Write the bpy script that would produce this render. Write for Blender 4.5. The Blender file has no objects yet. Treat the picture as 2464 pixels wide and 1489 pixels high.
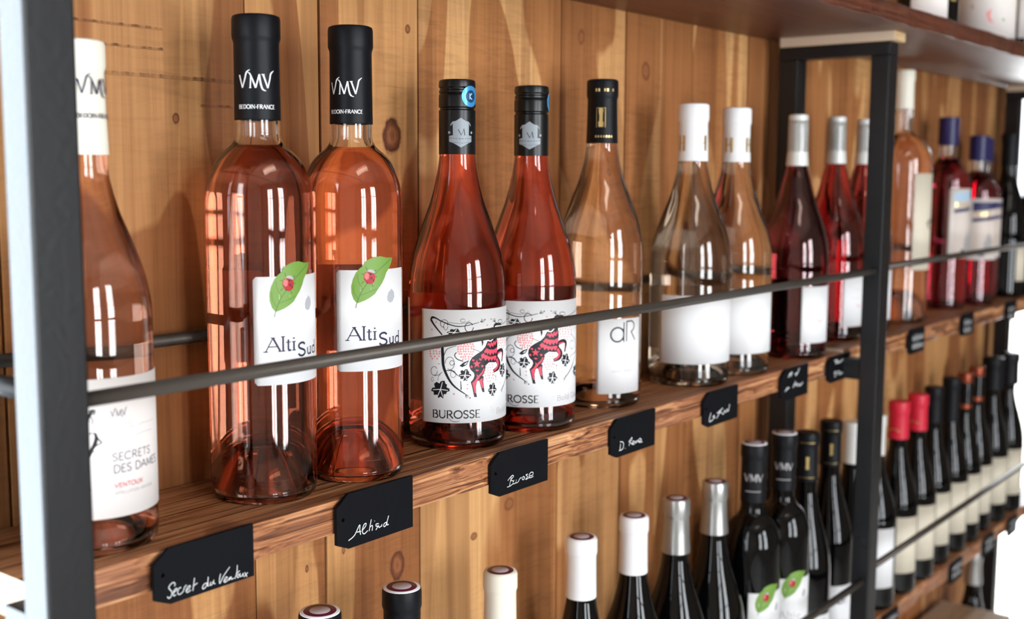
import bpy, bmesh, math, random
from mathutils import Vector, Matrix
from mathutils.geometry import tessellate_polygon

# ------------------------------------------------------------------ camera, world, lights, exposure
SC = bpy.context.scene
COL = SC.collection
rnd = random.Random(11)
PI = math.pi

YAW, PITCH, ROLL, FPX = 0.9021, 0.1156, 0.0049, 2831.8
CAM_POS = Vector((-0.334, -0.5929, 0.2271))
_f = Vector((math.sin(YAW)*math.cos(PITCH), math.cos(YAW)*math.cos(PITCH), -math.sin(PITCH)))
_r = Vector((math.cos(YAW), -math.sin(YAW), 0.0))
_u = _r.cross(_f)
_r2 = _r*math.cos(ROLL) + _u*math.sin(ROLL)
_u2 = -_r*math.sin(ROLL) + _u*math.cos(ROLL)
cam_d = bpy.data.cameras.new('camera')
cam = bpy.data.objects.new('camera', cam_d); COL.objects.link(cam)
cam.matrix_world = Matrix(((_r2.x, _u2.x, -_f.x, CAM_POS.x), (_r2.y, _u2.y, -_f.y, CAM_POS.y),
                           (_r2.z, _u2.z, -_f.z, CAM_POS.z), (0, 0, 0, 1)))
cam_d.sensor_width = 36.0
cam_d.lens = FPX/2464*36.0
cam_d.clip_start = 0.02; cam_d.clip_end = 60
cam_d.dof.use_dof = True
cam_d.dof.focus_distance = 0.90
cam_d.dof.aperture_fstop = 5.8
SC.camera = cam

world = bpy.data.worlds.new('daylight'); SC.world = world
world.use_nodes = True
_bg = world.node_tree.nodes['Background']
_bg.inputs[0].default_value = (0.86, 0.93, 1.0, 1); _bg.inputs[1].default_value = 3.5

def area_light(name, loc, aim, sx, sy, radiance, col):
    d = bpy.data.lights.new(name, 'AREA'); d.shape = 'RECTANGLE'; d.size = sx; d.size_y = sy
    d.energy = radiance*PI*sx*sy; d.color = col
    o = bpy.data.objects.new(name, d); COL.objects.link(o)
    o.location = loc
    o.rotation_euler = (Vector(aim)).to_track_quat('-Z', 'Y').to_euler()
    return o
DAY = (0.91, 0.96, 1.0)
# daylight standing in the window openings of the room
FRONT_Y, LEFT_X, REAR_Y, RIGHT_X = -2.9, -1.7, 2.3, 5.4
BAY_Y, BAY_X = 1.0, 1.3      # unseen step of the rear wall, added so its window brightens the left post
FLOOR_Z, CEIL_Z = -1.2, 1.55
W_FRONT = [(-1.0, -0.35), (0.3, 0.95)]        # x ranges of the windows in the front wall
for _x0, _x1 in W_FRONT:
    area_light('window_daylight', ((_x0+_x1)/2, FRONT_Y-0.06, 0.25), (0, 1, 0), _x1-_x0, 1.9, 15.0, DAY)
area_light('window_daylight', (LEFT_X-0.06, 0.2, 0.2), (1, 0, 0), 1.4, 1.9, 4.0, (0.86, 0.94, 1.0))
area_light('window_daylight', (-0.80, BAY_Y+0.06, -0.03), (0, -1, 0), 1.5, 2.2, 9.5, (0.76, 0.89, 1.0))  # stands in the added wall step, close enough to reflect in the steel sides
area_light('window_daylight', (RIGHT_X+0.06, 1.1, -0.1), (-1, 0, 0), 2.2, 2.2, 9.0, (0.92, 0.97, 1.0))
for _lx in (0.0,):
    area_light('ceiling_fill_light', (_lx, -1.3, CEIL_Z-0.045), (0, 0, -1), 0.9, 0.28, 3.5, (1.0, 0.86, 0.68))  # unseen warm fill, added to lift the light on the shelves
sun_d = bpy.data.lights.new('sun', 'SUN'); sun_d.energy = 10.0; sun_d.angle = 0.02; sun_d.color = (1, 0.96, 0.9)
sun = bpy.data.objects.new('sun', sun_d); COL.objects.link(sun)
sun.rotation_euler = Vector((-0.72, -0.12, -0.68)).to_track_quat('-Z', 'Y').to_euler()

SC.view_settings.view_transform = 'Standard'; SC.view_settings.look = 'None'
SC.view_settings.exposure = 0.2; SC.view_settings.gamma = 1.0
SC.view_settings.use_curve_mapping = False
cy = SC.cycles
cy.max_bounces = 14; cy.transmission_bounces = 14; cy.glossy_bounces = 5; cy.diffuse_bounces = 3
cy.transparent_max_bounces = 12; cy.caustics_reflective = True; cy.caustics_refractive = True
cy.blur_glossy = 0.6; cy.sample_clamp_indirect = 6.0; cy.use_denoising = True
cy.use_adaptive_sampling = True; cy.adaptive_threshold = 0.04; cy.adaptive_min_samples = 12

# ------------------------------------------------------------------ materials
def lin(r, g, b):
    f = lambda c: (c/255/12.92) if c/255 <= .04045 else ((c/255+.055)/1.055)**2.4
    return (f(r), f(g), f(b), 1)
def mat(name, col, rough=.5, metal=0., trans=0., ior=1.45, spec=.5, coat=0., bump=None):
    m = bpy.data.materials.new(name); m.use_nodes = True
    p = m.node_tree.nodes['Principled BSDF']
    p.inputs['Base Color'].default_value = col if len(col) == 4 else (*col, 1)
    p.inputs['Roughness'].default_value = rough; p.inputs['Metallic'].default_value = metal
    p.inputs['Transmission Weight'].default_value = trans; p.inputs['IOR'].default_value = ior
    p.inputs['Specular IOR Level'].default_value = spec; p.inputs['Coat Weight'].default_value = coat
    if bump:
        nt = m.node_tree; N = nt.nodes
        tc = N.new('ShaderNodeTexCoord'); n = N.new('ShaderNodeTexNoise'); n.inputs['Scale'].default_value = bump[0]
        b = N.new('ShaderNodeBump'); b.inputs['Strength'].default_value = bump[1]; b.inputs['Distance'].default_value = .001
        nt.links.new(tc.outputs['Object'], n.inputs['Vector']); nt.links.new(n.outputs[0], b.inputs['Height'])
        nt.links.new(b.outputs[0], p.inputs['Normal'])
    return m
class NT:
    """small helper to wire node trees"""
    def __init__(s, name):
        s.m = bpy.data.materials.new(name); s.m.use_nodes = True
        s.t = s.m.node_tree; s.p = s.t.nodes['Principled BSDF']
    def n(s, kind, **kw):
        o = s.t.nodes.new('ShaderNode'+kind)
        for k, v in kw.items(): setattr(o, k, v)
        return o
    def l(s, a, b): s.t.links.new(a, b)
    def math(s, op, a, b=None, clamp=False):
        o = s.n('Math', operation=op, use_clamp=clamp)
        for i, v in enumerate((a, b)):
            if v is None: continue
            if isinstance(v, (int, float)): o.inputs[i].default_value = v
            else: s.l(v, o.inputs[i])
        return o.outputs[0]
    def vmath(s, op, a, b):
        o = s.n('VectorMath', operation=op)
        for i, v in enumerate((a, b)):
            if isinstance(v, tuple): o.inputs[i].default_value = v
            else: s.l(v, o.inputs[i])
        return o
    def mix(s, fac, a, b, mode='MIX'):
        o = s.n('MixRGB', blend_type=mode)
        for i, v in enumerate((fac, a, b)):
            if isinstance(v, (int, float)): o.inputs[i].default_value = v
            elif isinstance(v, tuple): o.inputs[i].default_value = v
            else: s.l(v, o.inputs[i])
        return o.outputs[0]
    def noise(s, vec, scale=1., detail=3., rough=.55, dist=0.):
        o = s.n('TexNoise'); o.inputs['Scale'].default_value = scale; o.inputs['Detail'].default_value = detail
        o.inputs['Roughness'].default_value = rough; o.inputs['Distortion'].default_value = dist
        s.l(vec, o.inputs['Vector']); return o.outputs[0]
    def ramp(s, fac, stops, interp='LINEAR'):
        o = s.n('ValToRGB'); e = o.color_ramp; e.interpolation = interp
        while len(e.elements) < len(stops): e.elements.new(.5)
        for el, (p, c) in zip(e.elements, stops): el.position = p; el.color = c if isinstance(c, tuple) else (c, c, c, 1)
        s.l(fac, o.inputs[0]); return o.outputs[0]
    def bump(s, h, strength, dist=.001):
        b = s.n('Bump'); b.inputs['Strength'].default_value = strength; b.inputs['Distance'].default_value = dist
        s.l(h, b.inputs['Height']); s.l(b.outputs[0], s.p.inputs['Normal'])

def plank_material():
    w = NT('sawn_pine_planks')
    geo = w.n('NewGeometry'); oi = w.n('ObjectInfo')
    comb = w.n('CombineXYZ')
    for i in range(3): w.l(w.math('MULTIPLY', oi.outputs['Random'], (37.0, 11.0, 23.0)[i]), comb.inputs[i])
    pos = geo.outputs['Position']
    P = w.vmath('ADD', pos, comb.outputs[0]).outputs[0]
    # long grain
    g = w.noise(w.vmath('MULTIPLY', P, (95., 95., 2.2)).outputs[0], 1., 5., .6, .6)
    g2 = w.noise(w.vmath('MULTIPLY', P, (330., 330., 9.)).outputs[0], 1., 2.)
    # heartwood patches with crisp arched borders
    h = w.noise(w.vmath('MULTIPLY', P, (11., 11., 2.7)).outputs[0], 1., 1.3, .4, .9)
    hm = w.ramp(h, [(0., 0.), (.470, 0.), (.486, 1.), (1., 1.)])
    h2 = w.noise(w.vmath('MULTIPLY', P, (26., 26., 1.6)).outputs[0], 1., .6, .4, .2)
    hm2 = w.ramp(h2, [(0., 0.), (.55, 0.), (.575, 1.), (1., 1.)])
    light = w.mix(oi.outputs['Random'], lin(224, 170, 112), lin(202, 145, 90))
    dark = w.mix(oi.outputs['Random'], lin(176, 115, 66), lin(152, 94, 52))
    c = w.mix(w.math('MULTIPLY', hm, .95), light, dark)
    c = w.mix(w.math('MULTIPLY', hm2, .4), c, lin(140, 86, 46))
    gr = w.ramp(g, [(.25, lin(176, 150, 128)), (.62, lin(255, 255, 255))])
    c = w.mix(.55, c, gr, 'MULTIPLY')
    gr2 = w.ramp(g2, [(.3, .78), (.65, 1.06)])
    c = w.mix(.5, c, gr2, 'MULTIPLY')
    # cross-wise saw marks
    sv = w.vmath('MULTIPLY', P, (22., 22., 150.)).outputs[0]
    s1 = w.noise(sv, 1., 3., .6, 1.2)
    sm = w.ramp(w.noise(w.vmath('MULTIPLY', P, (7., 7., 4.)).outputs[0], 1., 1.), [(.42, 0.), (.6, 1.)])
    sc = w.ramp(s1, [(.3, .62), (.55, 1.)])
    c = w.mix(w.math('ADD', w.math('MULTIPLY', sm, .5), .08), c, sc, 'MULTIPLY')
    # knots: (x, z, rx, rz, strength)
    for kx, kz, rx, rz, st in ((.397, .258, .0115, .0155, 1.), (.400, -.121, .0098, .0145, .95), (.417, .349, .0032, .004, .9), (.372, .246, .003, .003, .7), (.395, .232, .0028, .003, .7),
                               (.179, .264, .003, .004, .9), (.80, .34, .009, .011, .7), (.506, -.120, .005, .004, .8), (.70, .21, .004, .006, .7), (1.19, .33, .007, .01, .6),
                               (.335, -.09, .002, .004, .8), (.295, -.096, .002, .0035, .9), (.92, .12, .011, .014, .7), (.56, -.1, .008, .007, .6), (.676, .366, .006, .008, .6)):
        d = w.vmath('MULTIPLY', w.vmath('SUBTRACT', pos, (kx, .115, kz)).outputs[0], (1/rx, 0., 1/rz))
        L = w.n('VectorMath', operation='LENGTH'); w.l(d.outputs[0], L.inputs[0])
        d2 = w.math('ADD', L.outputs['Value'], w.math('MULTIPLY', w.math('SUBTRACT', w.noise(w.vmath('MULTIPLY', pos, (130., 130., 130.)).outputs[0]), .5), .5))
        kc = w.ramp(w.math('MULTIPLY', d2, .5), [(0., lin(128, 74, 44)), (.2, lin(150, 92, 56)), (.3, lin(118, 66, 38)), (.42, lin(84, 44, 26)), (.52, lin(150, 92, 52))])
        km = w.ramp(w.math('MULTIPLY', d2, .5), [(.44, st), (.56, 0.)])
        c = w.mix(km, c, kc)
    # dark saw scars across one board: (z, x0, x1, half width)
    sep = w.n('SeparateXYZ'); w.l(pos, sep.inputs[0])
    jit = w.noise(w.vmath('MULTIPLY', pos, (240., 10., 60.)).outputs[0], 1., 2.)
    for sz, sx0, sx1, hw in ((.325, .02, .170, .0010), (.311, .02, .170, .0010), (.2925, .10, .242, .0014), (.274, .200, .236, .0010)):
        dz = w.math('ABSOLUTE', w.math('SUBTRACT', w.math('ADD', sep.outputs[2], w.math('MULTIPLY', jit, .002)), sz+.001))
        ms = w.math('LESS_THAN', dz, hw)
        ms = w.math('MULTIPLY', ms, w.math('GREATER_THAN', sep.outputs[0], sx0)); ms = w.math('MULTIPLY', ms, w.math('LESS_THAN', sep.outputs[0], sx1))
        ms = w.math('MULTIPLY', ms, w.ramp(jit, [(.3, .9), (.6, .25)]))
        c = w.mix(ms, c, lin(96, 56, 28))
    w.l(c, w.p.inputs['Base Color']); w.p.inputs['Roughness'].default_value = .62
    w.p.inputs['Specular IOR Level'].default_value = .3
    w.bump(w.mix(.4, g, s1), .35, .0012)
    return w.m

def shelf_material(name, stops, face, gloss=.5, sx=3.2):
    w = NT(name)
    geo = w.n('NewGeometry'); P = geo.outputs['Position']
    sep = w.n('SeparateXYZ'); w.l(P, sep.inputs[0])
    n0 = w.noise(w.vmath('MULTIPLY', P, (sx*.6, 22., 40.)).outputs[0], 1., 2., .5, 1.2)
    g = w.noise(w.vmath('MULTIPLY', P, (sx, 340., 190.)).outputs[0], 1., 4., .66, 1.1)
    c = w.ramp(g, stops)
    c = w.mix(w.ramp(n0, [(.46, 0.), (.7, .6)]), c, face)
    fine = w.ramp(w.noise(w.vmath('MULTIPLY', P, (28., 700., 420.)).outputs[0], 1., 2.), [(.3, .72), (.62, 1.05)])
    c = w.mix(.6, c, fine, 'MULTIPLY')
    kn = w.ramp(w.noise(w.vmath('MULTIPLY', P, (13., 9., 30.)).outputs[0], 1., 1., .5, .8), [(.68, 0.), (.76, .6)])
    c = w.mix(kn, c, lin(86, 46, 26))
    sn = w.n('SeparateXYZ'); w.l(geo.outputs['Normal'], sn.inputs[0])           # pale unstained cut on the board ends
    c = w.mix(w.math('GREATER_THAN', w.math('ABSOLUTE', sn.outputs[0]), .8), c, lin(222, 198, 172))
    w.l(c, w.p.inputs['Base Color']); w.p.inputs['Roughness'].default_value = gloss
    w.bump(g, .7, .0022)
    return w.m

M = {}
M['plank'] = plank_material()
M['shelf'] = shelf_material('brushed_shelf_wood', [(.36, lin(52, 26, 14)), (.44, lin(118, 68, 40)), (.52, lin(182, 120, 78)), (.64, lin(226, 172, 124))], lin(160, 104, 74), .36)
M['top_shelf'] = shelf_material('stained_shelf_wood', [(.3, lin(48, 22, 14)), (.5, lin(92, 46, 30)), (.75, lin(124, 68, 46))], lin(84, 44, 30), .34, 2.)
M['block'] = shelf_material('pale_pine_block', [(.3, lin(196, 158, 116)), (.6, lin(226, 194, 150)), (.8, lin(236, 208, 168))], lin(222, 190, 146), .6, 12.)
M['steel'] = mat('black_painted_steel', lin(22, 22, 24), .36, 0., spec=.5, bump=(260., .12))
M['rod'] = mat('raw_steel_rod', lin(74, 67, 61), .38, .45, bump=(420., .12))
M['glass'] = mat('clear_bottle_glass', (1, 1, 1), 0., trans=1., ior=1.5)
def wine(name, rgb): return mat(name, rgb, 0., trans=1., ior=1.36)
M['w_salmon'] = wine('salmon_rose_wine', (.99, .64, .50))
M['w_alt'] = wine('coral_rose_wine', (.96, .37, .22))
M['w_red'] = wine('strawberry_rose_wine', (.92, .20, .11))
M['w_pale'] = wine('pale_rose_wine', (1, .78, .62))
M['w_blush'] = wine('very_pale_rose_wine', (1, .87, .74))
M['w_deep'] = wine('deep_rose_wine', (.74, .09, .10))
M['w_liq'] = wine('raspberry_liqueur', (.72, .05, .11))
M['dark_glass'] = mat('dark_green_glass', lin(6, 6, 7), .03, spec=.45)
M['paper'] = mat('white_label_paper', lin(240, 240, 242), .55)
M['paper_warm'] = mat('warm_label_paper', lin(236, 228, 224), .55)
M['paper_cream'] = mat('cream_label_paper', lin(226, 216, 196), .6)
M['back_paper'] = mat('salmon_back_label_paper', lin(250, 226, 212), .6)
M['black'] = mat('black_print', lin(22, 22, 30), .5)
M['grey'] = mat('grey_print', lin(176, 172, 174), .5)
M['grey_spot'] = mat('grey_spot_print', lin(176, 178, 184), .5)  # flat grey spot on the leaf label
M['pink'] = mat('pink_print', lin(226, 74, 96), .5)
M['pale'] = mat('pale_pink_print', lin(244, 158, 158), .5)
M['red'] = mat('red_print', lin(172, 18, 30), .5)
M['rose'] = mat('rose_print', lin(212, 108, 110), .5)
M['leaf'] = mat('leaf_green_print', lin(112, 150, 62), .5)
M['leafdark'] = mat('leaf_vein_print', lin(78, 112, 48), .5)
M['ink'] = mat('indigo_print', lin(36, 34, 70), .5)
M['crimson'] = mat('crimson_print', lin(196, 60, 72), .5)
M['gold'] = mat('gold_foil_print', lin(226, 196, 130), .3, .8)
M['purple'] = mat('purple_print', lin(62, 30, 70), .5)
M['silver_print'] = mat('silver_print', lin(150, 158, 166), .4, 0.)
M['sky'] = mat('pale_blue_print', lin(176, 204, 226), .5)
M['navy'] = mat('navy_print', lin(46, 48, 92), .5)
M['beige'] = mat('beige_print', lin(206, 184, 166), .5)
M['cap_black'] = mat('matt_black_capsule', lin(12, 13, 18), .45, spec=.25)
M['cap_ivory'] = mat('ivory_capsule', lin(242, 236, 220), .45)
M['cap_white'] = mat('white_capsule', lin(242, 243, 246), .38)
M['cap_silver'] = mat('silver_capsule', lin(176, 176, 174), .3, .8)
M['cap_pearl'] = mat('pearl_capsule', lin(226, 226, 222), .4, .15)
M['cap_navy'] = mat('navy_screw_cap', lin(34, 30, 84), .35)
M['cap_red'] = mat('red_capsule', lin(206, 26, 54), .4)
M['cap_copper'] = mat('copper_capsule', lin(138, 66, 44), .3, .7)
M['screw'] = mat('black_screw_cap', lin(10, 10, 12), .32, spec=.5)
M['sticker'] = mat('blue_foil_sticker', lin(70, 158, 222), .25, .35)
M['sticker_dark'] = mat('dark_blue_sticker', lin(24, 66, 108), .3, .2)
M['burgundy'] = mat('burgundy_seal', lin(94, 26, 48), .4)
M['seal_grey'] = mat('grey_seal_print', lin(196, 186, 194), .45)
M['slate'] = mat('black_slate_board', lin(10, 11, 16), .6, spec=.15, bump=(300., .1))
M['chalk'] = mat('white_chalk_marker', lin(245, 248, 250), .6)
M['plaster'] = mat('warm_plaster', lin(136, 124, 112), .8, bump=(40., .2))
M['frame_wood'] = mat('window_frame_paint', lin(70, 66, 62), .5)
M['floor'] = mat('pale_stone_floor', lin(206, 204, 200), .35, bump=(14., .1))
M['backing'] = mat('dark_backing_board', lin(52, 34, 22), .8)
M['terrace'] = mat('sunlit_terrace', lin(222, 220, 214), .8)
M['crate'] = shelf_material('crate_wood', [(.3, lin(150, 118, 92)), (.6, lin(196, 166, 134)), (.8, lin(212, 184, 152))], lin(186, 156, 126), .6, 5.)
M['counter'] = mat('dark_counter_wood', lin(58, 40, 30), .5, bump=(30., .2))
M['lamp'] = mat('lamp_housing', lin(190, 190, 190), .5)
ART = {
  'goat': [
    ('l','black',[1.4,2.3,2.5,2.3,1.6,0.6],[(-38.9,94.6),(-38.8,87.1),(-38.5,79.5),(-37.4,68.5),(-30.6,55.6),(-19.6,47.0)]),
    ('l','black',[1.4,1.9,1.1,0.9,0.8,0.4],[(-49.0,108.4),(-47.4,110.0),(-44.0,109.4),(-38.2,106.7),(-25.1,103.1),(-8.2,106.0)]),
    ('l','black',[1.9,1.4,1.0],[(-49.0,108.4),(-45.9,103.9),(-38.9,96.0)]),
    ('l','black',[0.7,0.5,0.4],[(-37.9,78.2),(-34.7,84.5),(-27.2,87.3)]),
    ('l','black',[0.5,0.9],[(-36.1,66.8),(-30.6,67.0)]),
    ('l','black',[0.9,0.5],[(-30.6,67.0),(-25.8,62.5)]),
    ('l','black',[0.9,0.5],[(-23.4,51.1),(-23.8,58.3)]),
    ('l','black',0.41,[(-37.1,102.3),(-38.7,102.6),(-39.9,103.7),(-40.3,105.2),(-39.9,106.8),(-38.7,108.0),(-37.1,108.4),(-35.5,108.1),(-34.4,107.0),(-34.0,105.4),(-34.4,103.9)]),
    ('l','black',0.36,[(-34.2,103.0),(-34.4,101.6),(-35.0,100.6),(-35.9,100.2),(-36.8,100.6),(-37.4,101.6),(-37.7,102.9),(-37.4,104.3),(-36.8,105.3),(-35.9,105.7),(-35.0,105.4),(-34.4,104.4)]),
    ('l','black',0.32,[(-20.1,107.8),(-20.4,107.2),(-21.1,106.7),(-22.0,106.5),(-23.0,106.7),(-23.7,107.2),(-24.0,107.9),(-23.7,108.6),(-23.0,109.1),(-22.0,109.2),(-21.1,109.0),(-20.4,108.5)]),
    ('l','black',0.65,[(-13.3,102.1),(-13.8,100.3),(-15.1,98.9),(-16.9,98.5),(-18.6,99.0),(-19.9,100.5),(-20.3,102.4),(-19.9,104.2),(-18.6,105.6),(-16.9,106.0),(-15.1,105.5),(-13.8,104.0)]),
    ('l','black',0.41,[(-36.5,72.7),(-35.9,75.3),(-34.5,77.2),(-32.6,78.0),(-30.7,77.3),(-29.4,75.4),(-28.9,72.9),(-29.4,70.3),(-30.7,68.4),(-32.6,67.6),(-34.5,68.3)]),
    ('l','black',0.41,[(-29.2,73.2),(-29.4,72.2),(-30.1,71.5),(-30.9,71.3),(-31.8,71.5),(-32.4,72.2),(-32.6,73.2),(-32.4,74.1),(-31.8,74.8),(-30.9,75.1),(-30.1,74.9),(-29.4,74.2)]),
    ('l','black',0.32,[(-27.7,63.9),(-28.0,62.5),(-28.8,61.5),(-29.9,61.1),(-31.0,61.5),(-31.8,62.5),(-32.1,63.8),(-31.8,65.2),(-31.0,66.3),(-29.9,66.6),(-28.8,66.3),(-28.0,65.3)]),
    ('l','black',0.41,[(-43.1,66.1),(-43.5,64.3),(-44.6,62.9),(-46.0,62.3),(-47.5,62.7),(-48.6,63.9),(-49.0,65.7),(-48.6,67.5),(-47.5,69.0),(-46.0,69.5),(-44.5,69.2),(-43.5,67.9)]),
    ('l','black',0.41,[(-46.0,62.1),(-42.6,62.7),(-39.0,65.3)]),
    ('l','black',0.32,[(-42.6,57.9),(-42.2,61.4),(-40.4,63.5)]),
    ('l','black',0.29,[(-46.7,59.0),(-46.8,58.0),(-47.1,57.4),(-47.6,57.1),(-48.1,57.3),(-48.4,57.9),(-48.6,58.8),(-48.4,59.7),(-48.1,60.4),(-47.6,60.7),(-47.1,60.5),(-46.8,59.8)]),
    ('l','black',0.32,[(-33.3,106.5),(-26.5,105.5),(-21.0,105.7),(-16.2,107.6)]),
    ('l','black',0.72,[(-27.2,81.8),(-28.7,79.4),(-26.5,76.3),(-21.7,74.5)]),
    ('l','black',0.43,[(-13.3,84.2),(-7.3,81.8)]),
    ('l','black',0.36,[(-7.0,106.1),(-3.7,106.1)]),
    ('l','black',0.36,[(-7.0,106.1),(-4.5,108.1)]),
    ('l','black',0.36,[(-7.0,106.1),(-5.6,108.9)]),
    ('l','black',0.36,[(-7.0,106.1),(-3.1,107.3)]),
    ('l','black',0.36,[(-19.6,47.0),(-17.4,44.4)]),
    ('l','black',0.36,[(-19.6,47.0),(-18.9,43.9)]),
    ('l','black',0.36,[(-19.6,47.0),(-16.9,45.8)]),
    ('l','black',0.36,[(-19.6,47.0),(-19.9,44.5)]),
    ('d','black',(-2.9,107.9),0.55),
    ('d','black',(-16.1,44.0),0.55),
    ('d','black',(3.6,107.9),0.5),
    ('l','black',0.32,[(8.6,105.3),(5.4,107.5)]),
    ('l','black',0.32,[(8.6,105.3),(7.1,108.1)]),
    ('l','black',0.32,[(8.6,105.3),(8.2,108.2)]),
    ('l','black',0.32,[(8.6,105.3),(5.0,106.1)]),
    ('l','black',[0.3,0.6,1.1,0.6],[(38.2,82.3),(41.5,69.7),(30.9,56.2),(19.8,47.5)]),
    ('l','black',0.43,[(28.5,85.8),(38.3,78.5),(43.0,71.0)]),
    ('l','black',0.43,[(6.9,106.0),(10.0,104.2),(20.1,102.3),(47.9,106.9)]),
    ('l','black',0.43,[(19.5,104.6),(19.0,103.9),(17.6,103.4),(15.7,103.4),(14.0,103.7),(12.7,104.3),(12.3,105.1),(12.7,105.8),(13.9,106.3),(15.7,106.3),(17.5,106.0),(19.0,105.3)]),
    ('l','black',0.36,[(35.7,75.1),(34.9,73.3),(32.9,72.2),(30.5,72.0),(28.4,72.8),(26.9,74.4),(26.4,76.3),(26.9,78.1),(28.2,79.3),(30.3,79.6),(32.7,78.8),(34.8,77.1)]),
    ('l','black',0.32,[(19.8,47.5),(16.7,46.7)]),
    ('l','black',0.32,[(19.8,47.5),(17.9,45.1)]),
    ('l','black',0.32,[(19.8,47.5),(19.1,44.3)]),
    ('l','black',0.32,[(19.8,47.5),(21.0,50.4)]),
    ('l','black',0.36,[(9.6,55.7),(9.1,59.5),(5.2,62.0)]),
    ('l','black',0.43,[(47.9,68.8),(30.7,66.7),(26.7,64.3)]),
    ('p','black',[(-38.9,58.2),(-36.8,58.3),(-36.3,56.1),(-34.9,55.3),(-35.3,52.9),(-32.9,51.9),(-32.8,49.9),(-35.1,49.1),(-35.7,47.3),(-37.5,47.3),(-38.3,43.5),(-40.4,45.0),(-42.4,43.6),(-43.6,46.5),(-46.4,45.9),(-46.5,48.5),(-49.0,49.3),(-47.8,51.9),(-45.3,52.3),(-46.2,55.3),(-43.9,57.1),(-41.4,55.9),(-40.3,57.6)]),
    ('l','paper',0.61,[(-40.4,51.1),(-38.5,45.1)]),
    ('l','paper',0.61,[(-40.4,51.1),(-43.0,45.1)]),
    ('l','paper',0.61,[(-40.4,51.1),(-34.1,50.4)]),
    ('l','paper',0.61,[(-40.4,51.1),(-47.2,50.3)]),
    ('l','paper',0.61,[(-40.4,51.1),(-38.7,57.1)]),
    ('p','black',[(-19.6,68.0),(-18.2,67.9),(-17.8,66.4),(-16.8,65.9),(-16.9,64.2),(-15.2,63.6),(-15.1,62.1),(-16.7,61.7),(-17.0,60.5),(-18.2,60.5),(-18.6,57.9),(-20.1,59.0),(-21.3,58.1),(-22.2,60.1),(-23.9,59.8),(-24.0,61.6),(-25.5,62.2),(-24.9,63.9),(-23.4,64.1),(-24.1,66.2),(-22.8,67.3),(-21.1,66.4),(-20.5,67.6)]),
    ('l','paper',0.61,[(-20.3,63.1),(-18.9,59.0)]),
    ('l','paper',0.61,[(-20.3,63.1),(-21.8,59.1)]),
    ('l','paper',0.61,[(-20.3,63.1),(-16.1,62.5)]),
    ('l','paper',0.61,[(-20.3,63.1),(-24.5,62.8)]),
    ('l','paper',0.61,[(-20.3,63.1),(-19.4,67.2)]),
    ('p','black',[(21.5,68.9),(23.3,68.5),(23.6,66.6),(24.9,65.7),(24.5,63.8),(26.8,62.5),(26.8,60.8),(24.6,60.6),(24.0,59.3),(22.4,59.6),(21.6,56.6),(20.0,58.2),(18.5,57.4),(17.8,60.0),(15.9,60.0),(15.9,62.2),(14.5,63.2),(15.2,65.2),(16.8,65.1),(16.3,67.7),(17.8,68.8),(19.5,67.4),(20.4,68.6)]),
    ('l','paper',0.61,[(20.2,63.2),(21.5,57.9)]),
    ('l','paper',0.61,[(20.2,63.2),(18.1,58.7)]),
    ('l','paper',0.61,[(20.2,63.2),(25.5,61.5)]),
    ('l','paper',0.61,[(20.2,63.2),(15.5,63.8)]),
    ('l','paper',0.61,[(20.2,63.2),(21.7,67.9)]),
    ('p','black',[(6.0,54.5),(7.4,54.4),(7.8,52.7),(8.8,52.0),(8.7,50.1),(10.4,49.3),(10.6,47.7),(9.0,47.2),(8.7,45.8),(7.4,45.9),(7.1,43.0),(5.6,44.3),(4.4,43.3),(3.6,45.6),(2.0,45.4),(1.8,47.4),(0.4,48.1),(1.0,50.1),(2.3,50.3),(1.7,52.7),(2.9,53.9),(4.5,52.9),(5.1,54.1)]),
    ('l','paper',0.61,[(5.3,49.0),(6.8,44.2)]),
    ('l','paper',0.61,[(5.3,49.0),(4.0,44.5)]),
    ('l','paper',0.61,[(5.3,49.0),(9.6,48.2)]),
    ('l','paper',0.61,[(5.3,49.0),(1.3,48.9)]),
    ('l','paper',0.61,[(5.3,49.0),(6.2,53.6)]),
    ('p','black',[(-27.1,101.3),(-25.6,101.2),(-25.5,100.2),(-24.6,99.8),(-25.1,98.8),(-23.5,98.3),(-23.6,97.4),(-25.4,97.2),(-26.0,96.4),(-27.3,96.5),(-28.3,94.9),(-29.7,95.7),(-31.2,95.2),(-31.8,96.5),(-33.8,96.4),(-33.5,97.5),(-35.2,98.0),(-34.0,99.1),(-32.3,99.1),(-32.5,100.4),(-30.8,101.1),(-29.2,100.5),(-28.2,101.1)]),
    ('l','paper',0.61,[(-29.0,98.3),(-28.3,95.6)]),
    ('l','paper',0.61,[(-29.0,98.3),(-31.5,95.8)]),
    ('l','paper',0.61,[(-29.0,98.3),(-24.5,97.7)]),
    ('l','paper',0.61,[(-29.0,98.3),(-33.8,98.3)]),
    ('l','paper',0.61,[(-29.0,98.3),(-27.1,100.8)]),
    ('p','black',[(42.2,56.0),(47.9,55.3),(47.9,53.7),(47.9,53.2),(47.9,51.4),(47.9,50.9),(47.9,49.4),(47.9,48.6),(47.9,47.2),(47.9,47.1),(47.9,44.2),(44.5,45.7),(41.0,45.2),(38.7,47.6),(36.1,47.5),(35.6,49.5),(33.6,50.3),(34.0,52.2),(35.9,52.3),(34.7,54.6),(36.3,55.8),(39.1,54.6),(40.1,55.8)]),
    ('l','paper',0.61,[(41.9,50.7),(47.9,45.3)]),
    ('l','paper',0.61,[(41.9,50.7),(39.7,46.4)]),
    ('l','paper',0.61,[(41.9,50.7),(47.9,49.7)]),
    ('l','paper',0.61,[(41.9,50.7),(34.7,50.9)]),
    ('l','paper',0.61,[(41.9,50.7),(43.1,55.0)]),
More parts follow.
